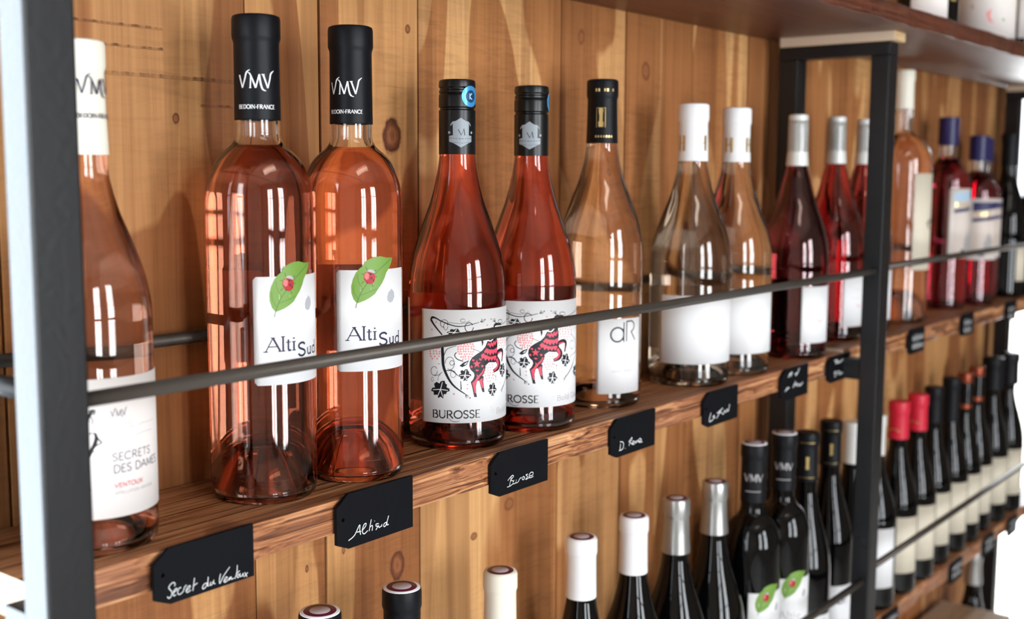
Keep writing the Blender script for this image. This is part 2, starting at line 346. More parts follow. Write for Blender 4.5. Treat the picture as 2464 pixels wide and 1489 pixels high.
    ('p','black',[(-24.8,70.8),(-21.7,73.5),(-16.9,75.3),(-18.9,71.4),(-22.4,69.7)]),
    ('p','paper',[(-21.4,71.8),(-18.2,74.2),(-19.6,71.7)]),
    ('d','pale',(-24.3,91.0),0.84),
    ('d','pale',(-22.0,90.9),0.84),
    ('d','pale',(-19.9,90.7),0.84),
    ('d','pale',(-17.1,90.4),0.84),
    ('d','pale',(-14.9,90.7),0.84),
    ('d','pale',(-25.3,88.8),0.84),
    ('d','pale',(-23.2,88.9),0.84),
    ('d','pale',(-20.9,88.4),0.84),
    ('d','pale',(-18.3,88.4),0.84),
    ('d','pale',(-16.0,88.7),0.84),
    ('d','pale',(-13.9,88.3),0.84),
    ('d','pale',(-25.8,86.4),0.84),
    ('d','pale',(-23.7,86.9),0.84),
    ('d','pale',(-21.7,86.5),0.84),
    ('d','pale',(-19.6,86.7),0.84),
    ('d','pale',(-17.5,86.7),0.84),
    ('d','pale',(-15.1,86.2),0.84),
    ('d','pale',(-13.1,86.4),0.84),
    ('d','pale',(-25.9,84.5),0.84),
    ('d','pale',(-23.8,84.4),0.84),
    ('d','pale',(-21.8,84.6),0.84),
    ('d','pale',(-19.6,84.5),0.84),
    ('d','pale',(-17.6,84.5),0.84),
    ('d','pale',(-15.0,84.6),0.84),
    ('d','pale',(-13.2,84.2),0.84),
    ('d','pale',(-25.9,82.5),0.84),
    ('d','pale',(-23.8,82.6),0.84),
    ('d','pale',(-21.4,82.6),0.84),
    ('d','pale',(-19.7,82.6),0.84),
    ('d','pale',(-17.5,82.5),0.84),
    ('d','pale',(-15.5,82.1),0.84),
    ('d','pale',(-13.4,82.1),0.84),
    ('d','pale',(-24.8,80.7),0.84),
    ('d','pale',(-23.1,80.6),0.84),
    ('d','pale',(-20.6,80.3),0.84),
    ('d','pale',(-18.7,80.4),0.84),
    ('d','pale',(-16.5,80.3),0.84),
    ('d','pale',(-14.4,80.0),0.84),
    ('d','pale',(-23.5,78.1),0.84),
    ('d','pale',(-21.6,78.1),0.84),
    ('d','pale',(-19.9,78.4),0.84),
    ('d','pale',(-17.3,78.1),0.84),
    ('d','pale',(-15.5,77.9),0.84),
    ('d','pale',(-22.0,76.1),0.84),
    ('d','pale',(-19.8,76.4),0.84),
    ('d','pale',(-17.2,76.3),0.84),
    ('d','pale',(-48.3,85.9),0.81),
    ('d','pale',(-45.3,86.7),0.81),
    ('d','pale',(-42.6,86.7),0.81),
    ('d','pale',(-48.9,84.1),0.81),
    ('d','pale',(-46.6,84.5),0.81),
    ('d','pale',(-43.6,84.5),0.81),
    ('d','pale',(-41.6,84.8),0.81),
    ('d','pale',(-49.8,82.1),0.81),
    ('d','pale',(-46.5,82.4),0.81),
    ('d','pale',(-44.1,82.3),0.81),
    ('d','pale',(-41.2,82.2),0.81),
    ('d','pale',(-49.6,79.9),0.81),
    ('d','pale',(-46.4,80.2),0.81),
    ('d','pale',(-43.6,80.3),0.81),
    ('d','pale',(-41.4,80.5),0.81),
    ('d','pale',(-49.0,77.9),0.81),
    ('d','pale',(-45.4,77.9),0.81),
    ('d','pale',(-41.7,78.3),0.81),
    ('d','pale',(-47.7,76.0),0.81),
    ('d','pale',(-43.2,76.3),0.81),
    ('d','pale',(14.3,93.3),0.74),
    ('d','pale',(17.5,93.5),0.74),
    ('d','pale',(22.0,92.8),0.74),
    ('d','pale',(26.5,92.4),0.74),
    ('d','pale',(13.2,91.3),0.74),
    ('d','pale',(16.4,91.0),0.74),
    ('d','pale',(19.7,91.1),0.74),
    ('d','pale',(23.4,90.2),0.74),
    ('d','pale',(28.9,89.6),0.74),
    ('d','pale',(12.3,89.1),0.74),
    ('d','pale',(16.2,88.8),0.74),
    ('d','pale',(20.0,88.5),0.74),
    ('d','pale',(24.2,88.0),0.74),
    ('d','pale',(29.0,87.4),0.74),
    ('d','pale',(13.5,87.2),0.74),
    ('d','pale',(16.7,86.4),0.74),
    ('d','pale',(19.9,86.6),0.74),
    ('d','pale',(24.1,86.1),0.74),
    ('d','pale',(28.9,85.3),0.74),
    ('d','pale',(14.5,84.8),0.74),
    ('d','pale',(18.2,84.2),0.74),
    ('d','pale',(21.9,83.7),0.74),
    ('d','pale',(25.4,83.8),0.74),
    ('d','pale',(18.2,82.3),0.74),
    ('d','pale',(22.4,81.8),0.74),
    ('d','pale',(-1.4,70.0),0.74),
    ('d','pale',(1.7,70.0),0.74),
    ('d','pale',(4.8,70.0),0.74),
    ('d','pale',(-2.3,68.1),0.74),
    ('d','pale',(0.4,67.7),0.74),
    ('d','pale',(2.8,67.7),0.74),
    ('d','pale',(5.2,67.8),0.74),
    ('d','pale',(-2.7,65.8),0.74),
    ('d','pale',(0.3,65.6),0.74),
    ('d','pale',(2.7,65.6),0.74),
    ('d','pale',(6.2,65.3),0.74),
    ('d','pale',(-3.0,63.4),0.74),
    ('d','pale',(0.3,63.7),0.74),
    ('d','pale',(3.0,63.3),0.74),
    ('d','pale',(6.1,63.2),0.74),
    ('d','pale',(-2.3,61.3),0.74),
    ('d','pale',(0.6,61.4),0.74),
    ('d','pale',(2.5,61.0),0.74),
    ('d','pale',(5.6,60.9),0.74),
    ('d','pale',(-1.1,58.8),0.74),
    ('d','pale',(1.7,59.2),0.74),
    ('d','pale',(4.5,58.9),0.74),
    ('d','pale',(0.3,56.6),0.74),
    ('d','pale',(2.7,56.4),0.74),
    ('d','pink',(-47.9,100.0),0.5),
    ('d','pink',(-44.0,106.3),0.5),
    ('d','pink',(-41.7,72.1),0.5),
    ('d','pink',(-29.2,47.4),0.5),
    ('d','pink',(-18.2,55.3),0.5),
    ('d','pink',(-18.4,51.8),0.5),
    ('d','pink',(-0.5,103.2),0.5),
    ('d','pink',(-29.5,47.8),0.45),
    ('d','pink',(15.4,53.3),0.45),
    ('d','pink',(6.5,58.2),0.45),
    ('d','pink',(9.6,59.8),0.45),
    ('p','black',[(3.2,93.1),(-0.3,89.6),(-2.6,85.3),(-5.6,82.5),(-10.4,80.0),(-14.4,77.4),(-16.3,74.4),(-16.8,70.8),(-15.8,67.5),(-13.2,64.9),(-8.1,64.1),(-4.4,66.9),(-2.5,69.8),(1.8,72.2),(8.5,71.4),(11.7,73.4),(12.1,77.8),(11.3,81.5),(11.6,86.7),(10.5,93.4),(7.4,95.9)]),
    ('p','black',[(1.2,94.7),(-0.8,96.3),(0.8,99.1),(4.8,101.1),(10.0,99.7),(11.4,95.6),(10.6,92.0),(4.9,90.8)]),
    ('p','black',[(-13.2,65.6),(-12.3,62.3),(-13.5,59.3),(-15.5,57.1),(-14.0,51.6),(-12.5,44.5),(-10.1,44.3),(-10.8,47.9),(-11.1,53.1),(-10.2,57.1),(-7.3,59.6),(-4.3,62.5),(-2.4,66.9),(-2.1,69.8),(-7.4,68.5)]),
    ('p','black',[(-9.1,57.8),(-8.0,57.4),(-6.5,52.2),(-5.1,48.1),(-3.1,47.8),(-3.6,51.4),(-4.3,56.6),(-3.9,61.0),(-5.8,61.8)]),
    ('l','black',[4.2,3.4,3,2],[(9.4,78.0),(15.0,80.5),(19.9,79.6),(20.5,75.5)]),
    ('l','black',[2.4,1.6],[(20.5,77.0),(18.9,70.8)]),
    ('l','black',[5,5,4.4,2.6],[(9.4,75.0),(13.7,70.2),(12.3,66.3),(6.5,64.3)]),
    ('l','black',[1.8,2.2,1.2],[(6.9,100.7),(9.1,103.0),(17.3,102.2)]),
    ('p','black',[(-6.4,91.7),(-4.6,91.8),(-4.2,89.0),(-5.3,85.8)]),
    ('p','pink',[(-10.6,63.4),(-10.1,61.2),(-11.7,58.6),(-14.3,56.4),(-12.2,47.9),(-11.0,47.7),(-11.5,53.4),(-10.4,57.5),(-7.7,60.4),(-9.2,62.3)]),
    ('p','pink',[(-8.2,58.2),(-5.7,51.5),(-4.2,51.4),(-5.0,56.6),(-5.1,59.9)]),
    ('p','pink',[(-4.0,68.0),(-5.8,64.8),(-9.2,61.7),(-8.4,60.6),(-5.1,63.1),(-3.2,66.9)]),
    ('l','pink',[1.6,1.6,0.8],[(11.9,78.2),(14.5,79.0),(17.7,79.4)]),
    ('l','pink',[2.6,2.6,2,1.3],[(10.3,74.2),(12.4,70.3),(11.1,66.9),(7.0,64.5)]),
    ('l','pink',[0.8,0.5],[(19.1,77.1),(19.4,72.6)]),
    ('p','pink',[(-10.4,75.6),(-9.5,73.1),(-6.8,72.9),(-8.9,71.4),(-8.2,68.9),(-10.3,70.4),(-12.5,68.9),(-11.7,71.4),(-13.8,73.0),(-11.2,73.1)]),
    ('p','pink',[(-14.7,75.2),(-13.8,76.2),(-13.1,75.7),(-12.2,75.4),(-12.8,74.2),(-13.9,74.4)]),
    ('p','pink',[(-8.5,75.5),(-7.5,76.5),(-6.7,75.9),(-5.8,75.6),(-6.4,74.4),(-7.6,74.6)]),
    ('p','pink',[(-15.9,69.9),(-15.2,71.1),(-14.6,70.5),(-13.8,70.1),(-14.3,68.7),(-15.3,68.9)]),
    ('p','pink',[(-6.5,69.8),(-5.7,71.0),(-4.9,70.4),(-4.1,70.0),(-4.7,68.6),(-5.8,68.8)]),
    ('p','pink',[(-11.7,66.6),(-10.6,67.4),(-9.6,67.0),(-8.5,66.8),(-9.3,65.8),(-10.7,66.0)]),
    ('p','pink',[(-2.9,78.0),(-1.9,78.6),(-0.9,78.2),(0.2,78.0),(-0.6,77.2),(-2.0,77.4)]),
    ('p','pink',[(-0.8,86.7),(0.9,88.8),(2.5,87.3),(3.7,89.2),(5.4,87.5),(6.6,89.8),(8.4,88.4),(9.8,90.9),(10.3,88.3),(8.4,85.5),(7.1,86.7),(5.8,84.5),(4.1,86.1),(2.5,84.3),(1.3,86.2)]),
    ('p','pink',[(-3.7,81.7),(-1.3,84.2),(1.7,82.8),(6.7,82.3),(11.1,83.8),(11.3,80.8),(9.4,78.4),(7.7,80.2),(6.3,77.8),(4.4,80.0),(2.7,77.7),(1.1,80.1),(-0.2,78.6),(-1.3,80.8),(-2.9,80.0)]),
    ('p','pink',[(-6.7,78.8),(-4.5,80.4),(-1.4,77.9),(3.4,76.6),(9.4,77.1),(10.3,75.7),(7.8,72.6),(6.3,75.1),(4.4,72.8),(2.8,75.3),(1.2,73.2),(-0.4,75.6),(-2.4,73.9),(-3.7,76.5),(-5.6,75.7)]),
    ('l','paper',1.0,[(-0.7,92.2),(0.9,90.3),(4.1,90.0),(6.8,92.6)]),
  ],
  'leaf_label': [
    ('p','leaf',[(-16.3,133.3),(-18.7,136.2),(-20.1,140.6),(-20.3,145.6),(-19.1,150.5),(-16.8,155.4),(-14.2,158.4),(-11.6,160.2),(-10.9,162.3),(-8.2,164.4),(-3.8,166.2),(1.8,166.8),(7.4,165.5),(13.5,165.3),(12.0,161.2),(9.9,157.9),(7.1,154.6),(5.5,151.0),(3.1,147.0),(0.4,143.8),(-2.8,139.6),(-6.6,137.1),(-10.1,135.3),(-14.1,133.8)]),
    ('l','leafdark',0.5,[(-16.3,133.3),(-13.3,140.9),(-8.5,147.5),(0.7,157.0),(12.5,165.0)]),
    ('l','leafdark',0.3,[(-15.3,136.1),(-18.3,141.8),(-18.8,146.8)]),
    ('l','leafdark',0.3,[(-14.0,139.1),(-7.2,141.2),(-1.2,143.3)]),
    ('l','leafdark',0.3,[(-11.9,143.4),(-15.0,149.1),(-15.6,154.1)]),
    ('l','leafdark',0.6,[(-16.3,133.3),(-16.8,131.8),(-17.0,129.9)]),
    ('p','red',[(-10.2,155.4),(-6.9,155.7),(-3.3,154.4),(-2.4,151.5),(-3.4,148.2),(-6.4,146.7),(-9.5,147.9),(-11.1,150.8),(-11.2,153.3)]),
    ('p','grey',[(-8.7,156.6),(-6.9,157.6),(-4.4,157.3),(-2.9,155.8),(-3.3,154.7),(-6.9,155.6)]),
    ('p','rose',[(-10.5,154.5),(-8.7,155.4),(-7.1,153.7),(-7.7,150.6),(-9.5,150.1),(-10.8,152.0)]),
    ('d','black',(-6.1,154.2),0.7,1),
    ('d','black',(-5.6,151.1),0.75,1),
    ('d','black',(-4.0,149.6),0.55,1),
    ('d','black',(-8.5,148.0),0.5,1),
    ('d','black',(-10.3,150.6),0.35,1),
    ('l','black',0.3,[(-8.6,156.9),(-9.6,159.4)]),
    ('l','black',0.3,[(-2.9,156.1),(-1.3,157.2)]),
    ('l','black',0.3,[(-10.7,154.3),(-12.7,154.4)]),
    ('l','black',0.3,[(-2.6,152.5),(-1.0,151.8)]),
    ('l','black',0.3,[(-11.0,149.2),(-12.8,147.5)]),
    ('l','black',0.3,[(-5.1,147.0),(-4.2,145.0)]),
    ('p','grey_spot',[(12.5,142.6),(15.2,139.9),(15.7,136.3),(13.5,133.0),(10.7,132.2),(8.0,133.9),(7.7,137.1),(9.1,140.2)]),
  ],
  'lady': [
    ('l','black',[2.2,1.8,0.8],[(-19.2,83.9),(-17.6,86.4),(-15.8,88.7)]),
    ('l','black',0.8,[(-18.0,88.0),(-16.5,89.1),(-14.9,88.5),(-15.7,86.3)]),
    ('l','black',0.5,[(-17.2,85.3),(-16.3,83.2),(-16.6,80.6)]),
    ('l','black',0.5,[(-19.2,83.4),(-17.7,82.7)]),
    ('l','black',0.6,[(-19.5,74.4),(-17.5,75.4),(-15.3,75.4)]),
    ('l','black',[1.6,1.0,0.7],[(-15.3,75.4),(-13.7,72.1),(-11.5,69.4)]),
    ('l','black',0.7,[(-11.5,69.4),(-15.1,67.8)]),
    ('l','black',[1.2,2.0,1.8],[(-15.1,75.2),(-15.0,70.9),(-19.5,60.6)]),
    ('l','black',0.5,[(-13.9,71.9),(-14.8,68.0),(-16.9,65.2),(-15.4,64.0)]),
    ('l','black',[1,0.3],[(-19.7,47.9),(-18.2,41.3)]),
    ('l','grey',0.28,[(-5.8,74.9),(-2.7,78.3),(-1.7,76.8),(1.7,77.3),(5.4,80.0),(6.5,77.1),(9.1,76.1)]),
    ('l','grey',0.25,[(12.0,76.6),(15.9,77.5),(19.5,77.0),(27.9,77.2)]),
    ('l','grey',0.28,[(-6.2,70.2),(-4.0,71.8),(-2.5,70.5),(0.9,70.5),(5.7,71.3)]),
    ('l','grey',0.25,[(8.9,71.0),(14.8,71.7),(24.6,71.5)]),
  ],
  'chalk_secret': [
    [(14.0,-23.1),(14.4,-21.6),(13.1,-20.5),(10.9,-21.4),(9.9,-23.1),(11.4,-25.1),(12.1,-27.0),(11.1,-28.9),(9.7,-29.4),(8.7,-28.2)],
    [(13.3,-26.8),(14.9,-26.1),(15.8,-25.5),(15.1,-24.8),(13.6,-25.7),(12.9,-27.8),(13.5,-29.0),(14.8,-28.6)],
    [(18.7,-25.3),(17.4,-25.2),(16.3,-26.8),(16.4,-28.7),(17.9,-29.2),(20.2,-27.9),(21.2,-25.7),(22.7,-24.7)],
    [(22.3,-28.2),(24.4,-27.4),(25.4,-26.3),(24.5,-25.8),(22.8,-27.0),(22.3,-28.6),(23.2,-29.6),(25.7,-28.7)],
    [(28.6,-21.9),(27.9,-25.9),(27.1,-29.7)],
    [(27.7,-26.7),(30.6,-25.7)],
    [(38.1,-27.9),(36.2,-27.6),(34.5,-29.1),(34.6,-30.6),(36.4,-30.2),(38.1,-28.2),(38.9,-24.0)],
    [(38.7,-27.8),(38.1,-29.6),(39.4,-29.7)],
    [(40.8,-27.8),(40.1,-29.6),(41.4,-29.7),(43.2,-27.0)],
    [(43.0,-27.3),(42.8,-29.2),(44.1,-29.8)],
    [(48.3,-24.6),(47.4,-27.6),(47.6,-30.7),(50.7,-26.5),(55.6,-22.0)],
    [(51.2,-30.1),(53.0,-29.1),(53.4,-28.1),(52.0,-28.0),(50.7,-30.0),(51.6,-31.0),(54.0,-30.3),(55.4,-28.7)],
    [(55.4,-28.7),(55.0,-30.6),(56.4,-28.7),(56.7,-30.5),(58.5,-30.1)],
    [(61.5,-22.4),(61.0,-27.0),(59.3,-30.9)],
    [(60.3,-28.0),(63.3,-26.6)],
    [(62.4,-28.5),(61.1,-29.4),(61.6,-30.8),(62.8,-30.1),(62.5,-28.6)],
    [(63.6,-28.3),(63.7,-30.6),(65.3,-30.2),(66.0,-29.0),(66.0,-31.3)],
    [(67.3,-28.8),(69.0,-32.1)],
    [(69.7,-29.5),(66.8,-31.6)],
  ],
  'chalk_altisud': [
    [(10.8,-30.5),(16.7,-28.0),(21.7,-21.7),(21.9,-25.6),(22.6,-29.0)],
    [(19.1,-26.4),(23.1,-26.6)],
    [(24.6,-26.2),(27.6,-24.0),(28.1,-22.1),(26.1,-22.5),(24.3,-26.5),(26.0,-29.3),(29.8,-27.7)],
    [(33.4,-20.4),(32.1,-24.7),(31.1,-28.5)],
    [(31.3,-26.4),(33.6,-25.0),(34.6,-25.7),(34.1,-28.9)],
    [(36.6,-22.2),(36.9,-22.5)],
    [(40.8,-25.2),(38.2,-25.0),(38.2,-26.5),(40.0,-26.9),(37.9,-29.2)],
    [(40.7,-26.4),(41.2,-28.2),(43.8,-27.5)],
    [(44.1,-26.4),(43.8,-28.2)],
    [(48.8,-26.0),(46.4,-26.6),(46.1,-28.6),(48.2,-28.1),(51.1,-21.7)],
    [(49.5,-26.2),(49.3,-28.2),(51.1,-28.1)],
  ],
  'chalk_burosse': [
    [(21.6,-24.2),(25.4,-21.8),(28.0,-21.0),(29.1,-22.2),(25.4,-24.8),(28.6,-25.8),(28.1,-28.3),(24.4,-29.4),(20.8,-29.6)],
    [(26.2,-22.0),(23.9,-29.1)],
    [(29.9,-25.4),(28.6,-28.1),(31.7,-28.4),(33.3,-25.7)],
    [(33.0,-26.0),(32.5,-28.4),(35.4,-28.2)],
    [(35.7,-28.2),(37.5,-25.9),(39.9,-25.2)],
    [(42.3,-24.9),(40.9,-26.6),(42.3,-27.7),(44.4,-26.3),(42.5,-24.8)],
    [(48.7,-24.2),(46.0,-24.3),(48.2,-26.4),(45.5,-28.2),(50.3,-27.5)],
    [(50.9,-26.3),(55.2,-26.2),(55.7,-24.1),(52.5,-23.6),(50.3,-25.9),(51.4,-27.9),(56.3,-27.6)],
  ],
  'chalk_reme': [
    [(16.6,-23.6),(15.7,-29.7)],
    [(15.5,-21.7),(20.0,-22.6),(21.9,-25.4),(20.2,-29.3),(14.2,-29.9)],
    [(24.3,-29.4),(24.9,-29.7)],
    [(33.6,-23.3),(31.1,-28.3)],
    [(30.6,-24.5),(35.9,-21.2),(35.9,-23.3),(32.5,-24.8),(36.8,-27.7)],
    [(36.8,-27.3),(40.7,-26.2),(38.3,-25.0),(36.8,-27.7),(40.7,-28.4)],
    [(41.5,-28.1),(43.0,-25.8),(43.8,-27.7),(46.1,-25.5),(46.9,-27.4)],
    [(48.5,-27.2),(53.1,-26.8),(50.7,-24.6),(47.6,-26.2),(49.3,-28.2),(54.8,-28.6)],
  ],
  'chalk_jonchai': [
    [(15.3,-21.6),(12.0,-30.5),(21.1,-29.3)],
    [(19.4,-26.7),(23.2,-25.8),(21.0,-27.8),(24.9,-28.4)],
    [(28.5,-24.4),(40.8,-20.6)],
    [(36.9,-21.9),(28.0,-29.7)],
    [(31.6,-24.9),(37.8,-24.4)],
    [(38.7,-25.3),(42.7,-27.4),(45.6,-23.3)],
    [(45.7,-24.8),(49.0,-26.1),(50.4,-23.3),(52.9,-26.0)],
    [(56.5,-18.8),(53.7,-26.1)],
  ],
  'chalk_two_lines': [
    [(25.7,-4.3),(17.5,-8.6)],
    [(20.1,-5.6),(27.6,-4.1),(24.1,-8.7)],
    [(35.6,-7.7),(41.3,-6.7),(37.7,-9.7)],
    [(47.8,-1.6),(41.4,-7.6)],
    [(20.3,-20.8),(10.1,-24.4)],
    [(13.7,-21.5),(21.3,-21.8)],
    [(38.2,-16.1),(31.0,-23.2)],
    [(32.7,-20.9),(42.3,-19.6),(40.6,-22.8)],
    [(44.5,-23.4),(48.2,-20.5),(50.4,-23.3),(58.1,-20.1)],
  ],
  'chalk_far': [
    [(19.6,-5.8),(28.4,-5.9),(22.2,-9.7)],
    [(26.5,-9.3),(35.3,-8.6)],
    [(35.4,-9.5),(49.7,-5.8)],
    [(18.9,-21.9),(25.3,-20.0),(21.5,-26.8)],
    [(28.0,-24.9),(34.2,-20.3),(36.9,-25.2)],
    [(36.9,-25.2),(46.8,-23.3)],
  ],
}

# ------------------------------------------------------------------ mesh helpers
def link(o, parent=None):
    COL.objects.link(o)
    if parent is not None: o.parent = parent
    return o
def obj(name, bm, m, parent=None, smooth=False, sharp=0):
    me = bpy.data.meshes.new(name)
    bm.normal_update(); bm.to_mesh(me); bm.free()
    for mm in (m if isinstance(m, (list, tuple)) else [m]): me.materials.append(mm)
    if smooth:
        for p in me.polygons: p.use_smooth = True
        if sharp: me.set_sharp_from_angle(angle=math.radians(sharp))
    return link(bpy.data.objects.new(name, me), parent)
def tag(o, label=None, cat=None, group=None, kind=None):
    if label: o['label'] = label
    if cat: o['category'] = cat
    if group: o['group'] = group
    if kind: o['kind'] = kind
    return o
def empty(name, loc, rz=0.):
    o = bpy.data.objects.new(name, None); o.empty_display_size = .02
    o.location = loc; o.rotation_euler = (0, 0, rz); COL.objects.link(o); return o
def box(bm, x0, x1, y0, y1, z0, z1, bev=0.):
    r = bmesh.ops.create_cube(bm, size=1.)
    vs = r['verts']
    for v in vs:
        v.co = Vector((x0+(v.co.x+.5)*(x1-x0), y0+(v.co.y+.5)*(y1-y0), z0+(v.co.z+.5)*(z1-z0)))
    if bev:
        es = list({e for v in vs for e in v.link_edges})
        bmesh.ops.bevel(bm, geom=es, offset=bev, segments=2, affect='EDGES', profile=.6)
    return bm
def boxes(lst, bev=0.):
    bm = bmesh.new()
    for b in lst: box(bm, *b, bev=bev)
    return bm
def rod(p0, p1, r, seg=16):
    bm = bmesh.new(); p0, p1 = Vector(p0), Vector(p1); d = p1-p0
    mtx = Matrix.Translation((p0+p1)/2) @ d.to_track_quat('Z', 'Y').to_matrix().to_4x4()
    bmesh.ops.create_cone(bm, cap_ends=True, segments=seg, radius1=r, radius2=r, depth=d.length, matrix=mtx)
    return bm
def smooth_profile(pts, n=5):
    """Catmull-Rom through (r, z) points"""
    out = []
    for i in range(len(pts)-1):
        p0 = pts[max(i-1, 0)]; p1 = pts[i]; p2 = pts[i+1]; p3 = pts[min(i+2, len(pts)-1)]
        for k in range(n):
            t = k/n
            out.append(tuple(.5*((2*p1[j]) + (-p0[j]+p2[j])*t + (2*p0[j]-5*p1[j]+4*p2[j]-p3[j])*t*t + (-p0[j]+3*p1[j]-3*p2[j]+p3[j])*t**3) for j in (0, 1)))
    out.append(pts[-1]); return out
def lathe(profile, seg=48):
    """(r, z) profile turned round z; r = 0 points become poles"""
    bm = bmesh.new(); rings = []
    for r, z in profile:
        if r < 1e-5: rings.append([bm.verts.new((0, 0, z))])
        else: rings.append([bm.verts.new((r*math.cos(2*PI*i/seg), r*math.sin(2*PI*i/seg), z)) for i in range(seg)])
    for a, b in zip(rings, rings[1:]):
        for i in range(seg):
            j = (i+1) % seg
            if len(a) == 1 and len(b) == 1: continue
            if len(a) == 1: bm.faces.new((a[0], b[j], b[i]))
            elif len(b) == 1: bm.faces.new((a[i], a[j], b[0]))
            else: bm.faces.new((a[i], a[j], b[j], b[i]))
    bmesh.ops.recalc_face_normals(bm, faces=bm.faces[:])
    return bm

# ------------------------------------------------------------------ flat print bent onto labels and boards
LAYER = {'pale': 0, 'grey_spot': 0, 'leaf': 0, 'grey': 2, 'black': 1, 'leafdark': 1, 'paper': 2, 'red': 2, 'pink': 3, 'rose': 3}
def catmull(pts, n=5):
    return pts if len(pts) < 3 else smooth_profile(pts, n)
def stroke_poly(pts, w):
    """left/right border points of a stroke of varying width"""
    ws = w if isinstance(w, (list, tuple)) else [w]
    m = len(pts); L, R = [], []
    for i, p in enumerate(pts):
        a = pts[max(i-1, 0)]; b = pts[min(i+1, m-1)]
        dx, dy = b[0]-a[0], b[1]-a[1]; l = math.hypot(dx, dy) or 1.
        t = i/max(m-1, 1)*(len(ws)-1); k = min(int(t), len(ws)-2) if len(ws) > 1 else 0
        ww = ws[0] if len(ws) == 1 else ws[k]+(ws[k+1]-ws[k])*(t-k)
        nx, ny = -dy/l*ww/2, dx/l*ww/2
        L.append((p[0]+nx, p[1]+ny)); R.append((p[0]-nx, p[1]-ny))
    return L, R
def print_mesh(els, bend, base=.00006, step=.00005, maxlen=2.6, top=None):
    """els in mm; bend(s, t, lift) gives the 3-D point. Later override of black inside layered art via 5th item"""
    cols = []
    bm = bmesh.new()
    def slot(c):
        if c not in cols: cols.append(c)
        return cols.index(c)
    for e in els:
        kind, col = e[0], e[1]
        part = bmesh.new(); lay = LAYER.get(col, 1)
        if kind == 'p':
            pts = [Vector((x, y, 0)) for x, y in e[2]]
            vs = [part.verts.new(p) for p in pts]
            for tri in tessellate_polygon([pts]):
                try: part.faces.new([vs[i] for i in tri])
                except ValueError: pass
        elif kind == 'd':
            r = e[3]; (x, y) = e[2]; lay = 5 if len(e) > 4 else lay
            vs = [part.verts.new((x+r*math.cos(a*PI/5), y+r*math.sin(a*PI/5), 0)) for a in range(10)]
            part.faces.new(vs)
        else:
            L, R = stroke_poly(catmull(e[3]), e[2])
            a = [part.verts.new((*p, 0)) for p in L]; b = [part.verts.new((*p, 0)) for p in R]
            for i in range(len(a)-1): part.faces.new((a[i], a[i+1], b[i+1], b[i]))
        for _ in range(4):
            long = [ed for ed in part.edges if ed.calc_length() > maxlen]
            if not long: break
            bmesh.ops.subdivide_edges(part, edges=long, cuts=1, use_grid_fill=True)
        bmesh.ops.triangulate(part, faces=part.faces[:])
        mi = slot(col); vm = {}
        for v in part.verts: vm[v] = bm.verts.new(bend(v.co.x, v.co.y, base+step*lay))
        for f in part.faces:
            try: nf = bm.faces.new([vm[v] for v in f.verts])
            except ValueError: continue
            nf.material_index = mi
        part.free()
    return bm, [M[c] for c in cols]
def bend_cyl(R, z0=0.):
    return lambda s, t, d: Vector(((R+d)*math.sin(s/1000/R), -(R+d)*math.cos(s/1000/R), z0+t/1000))

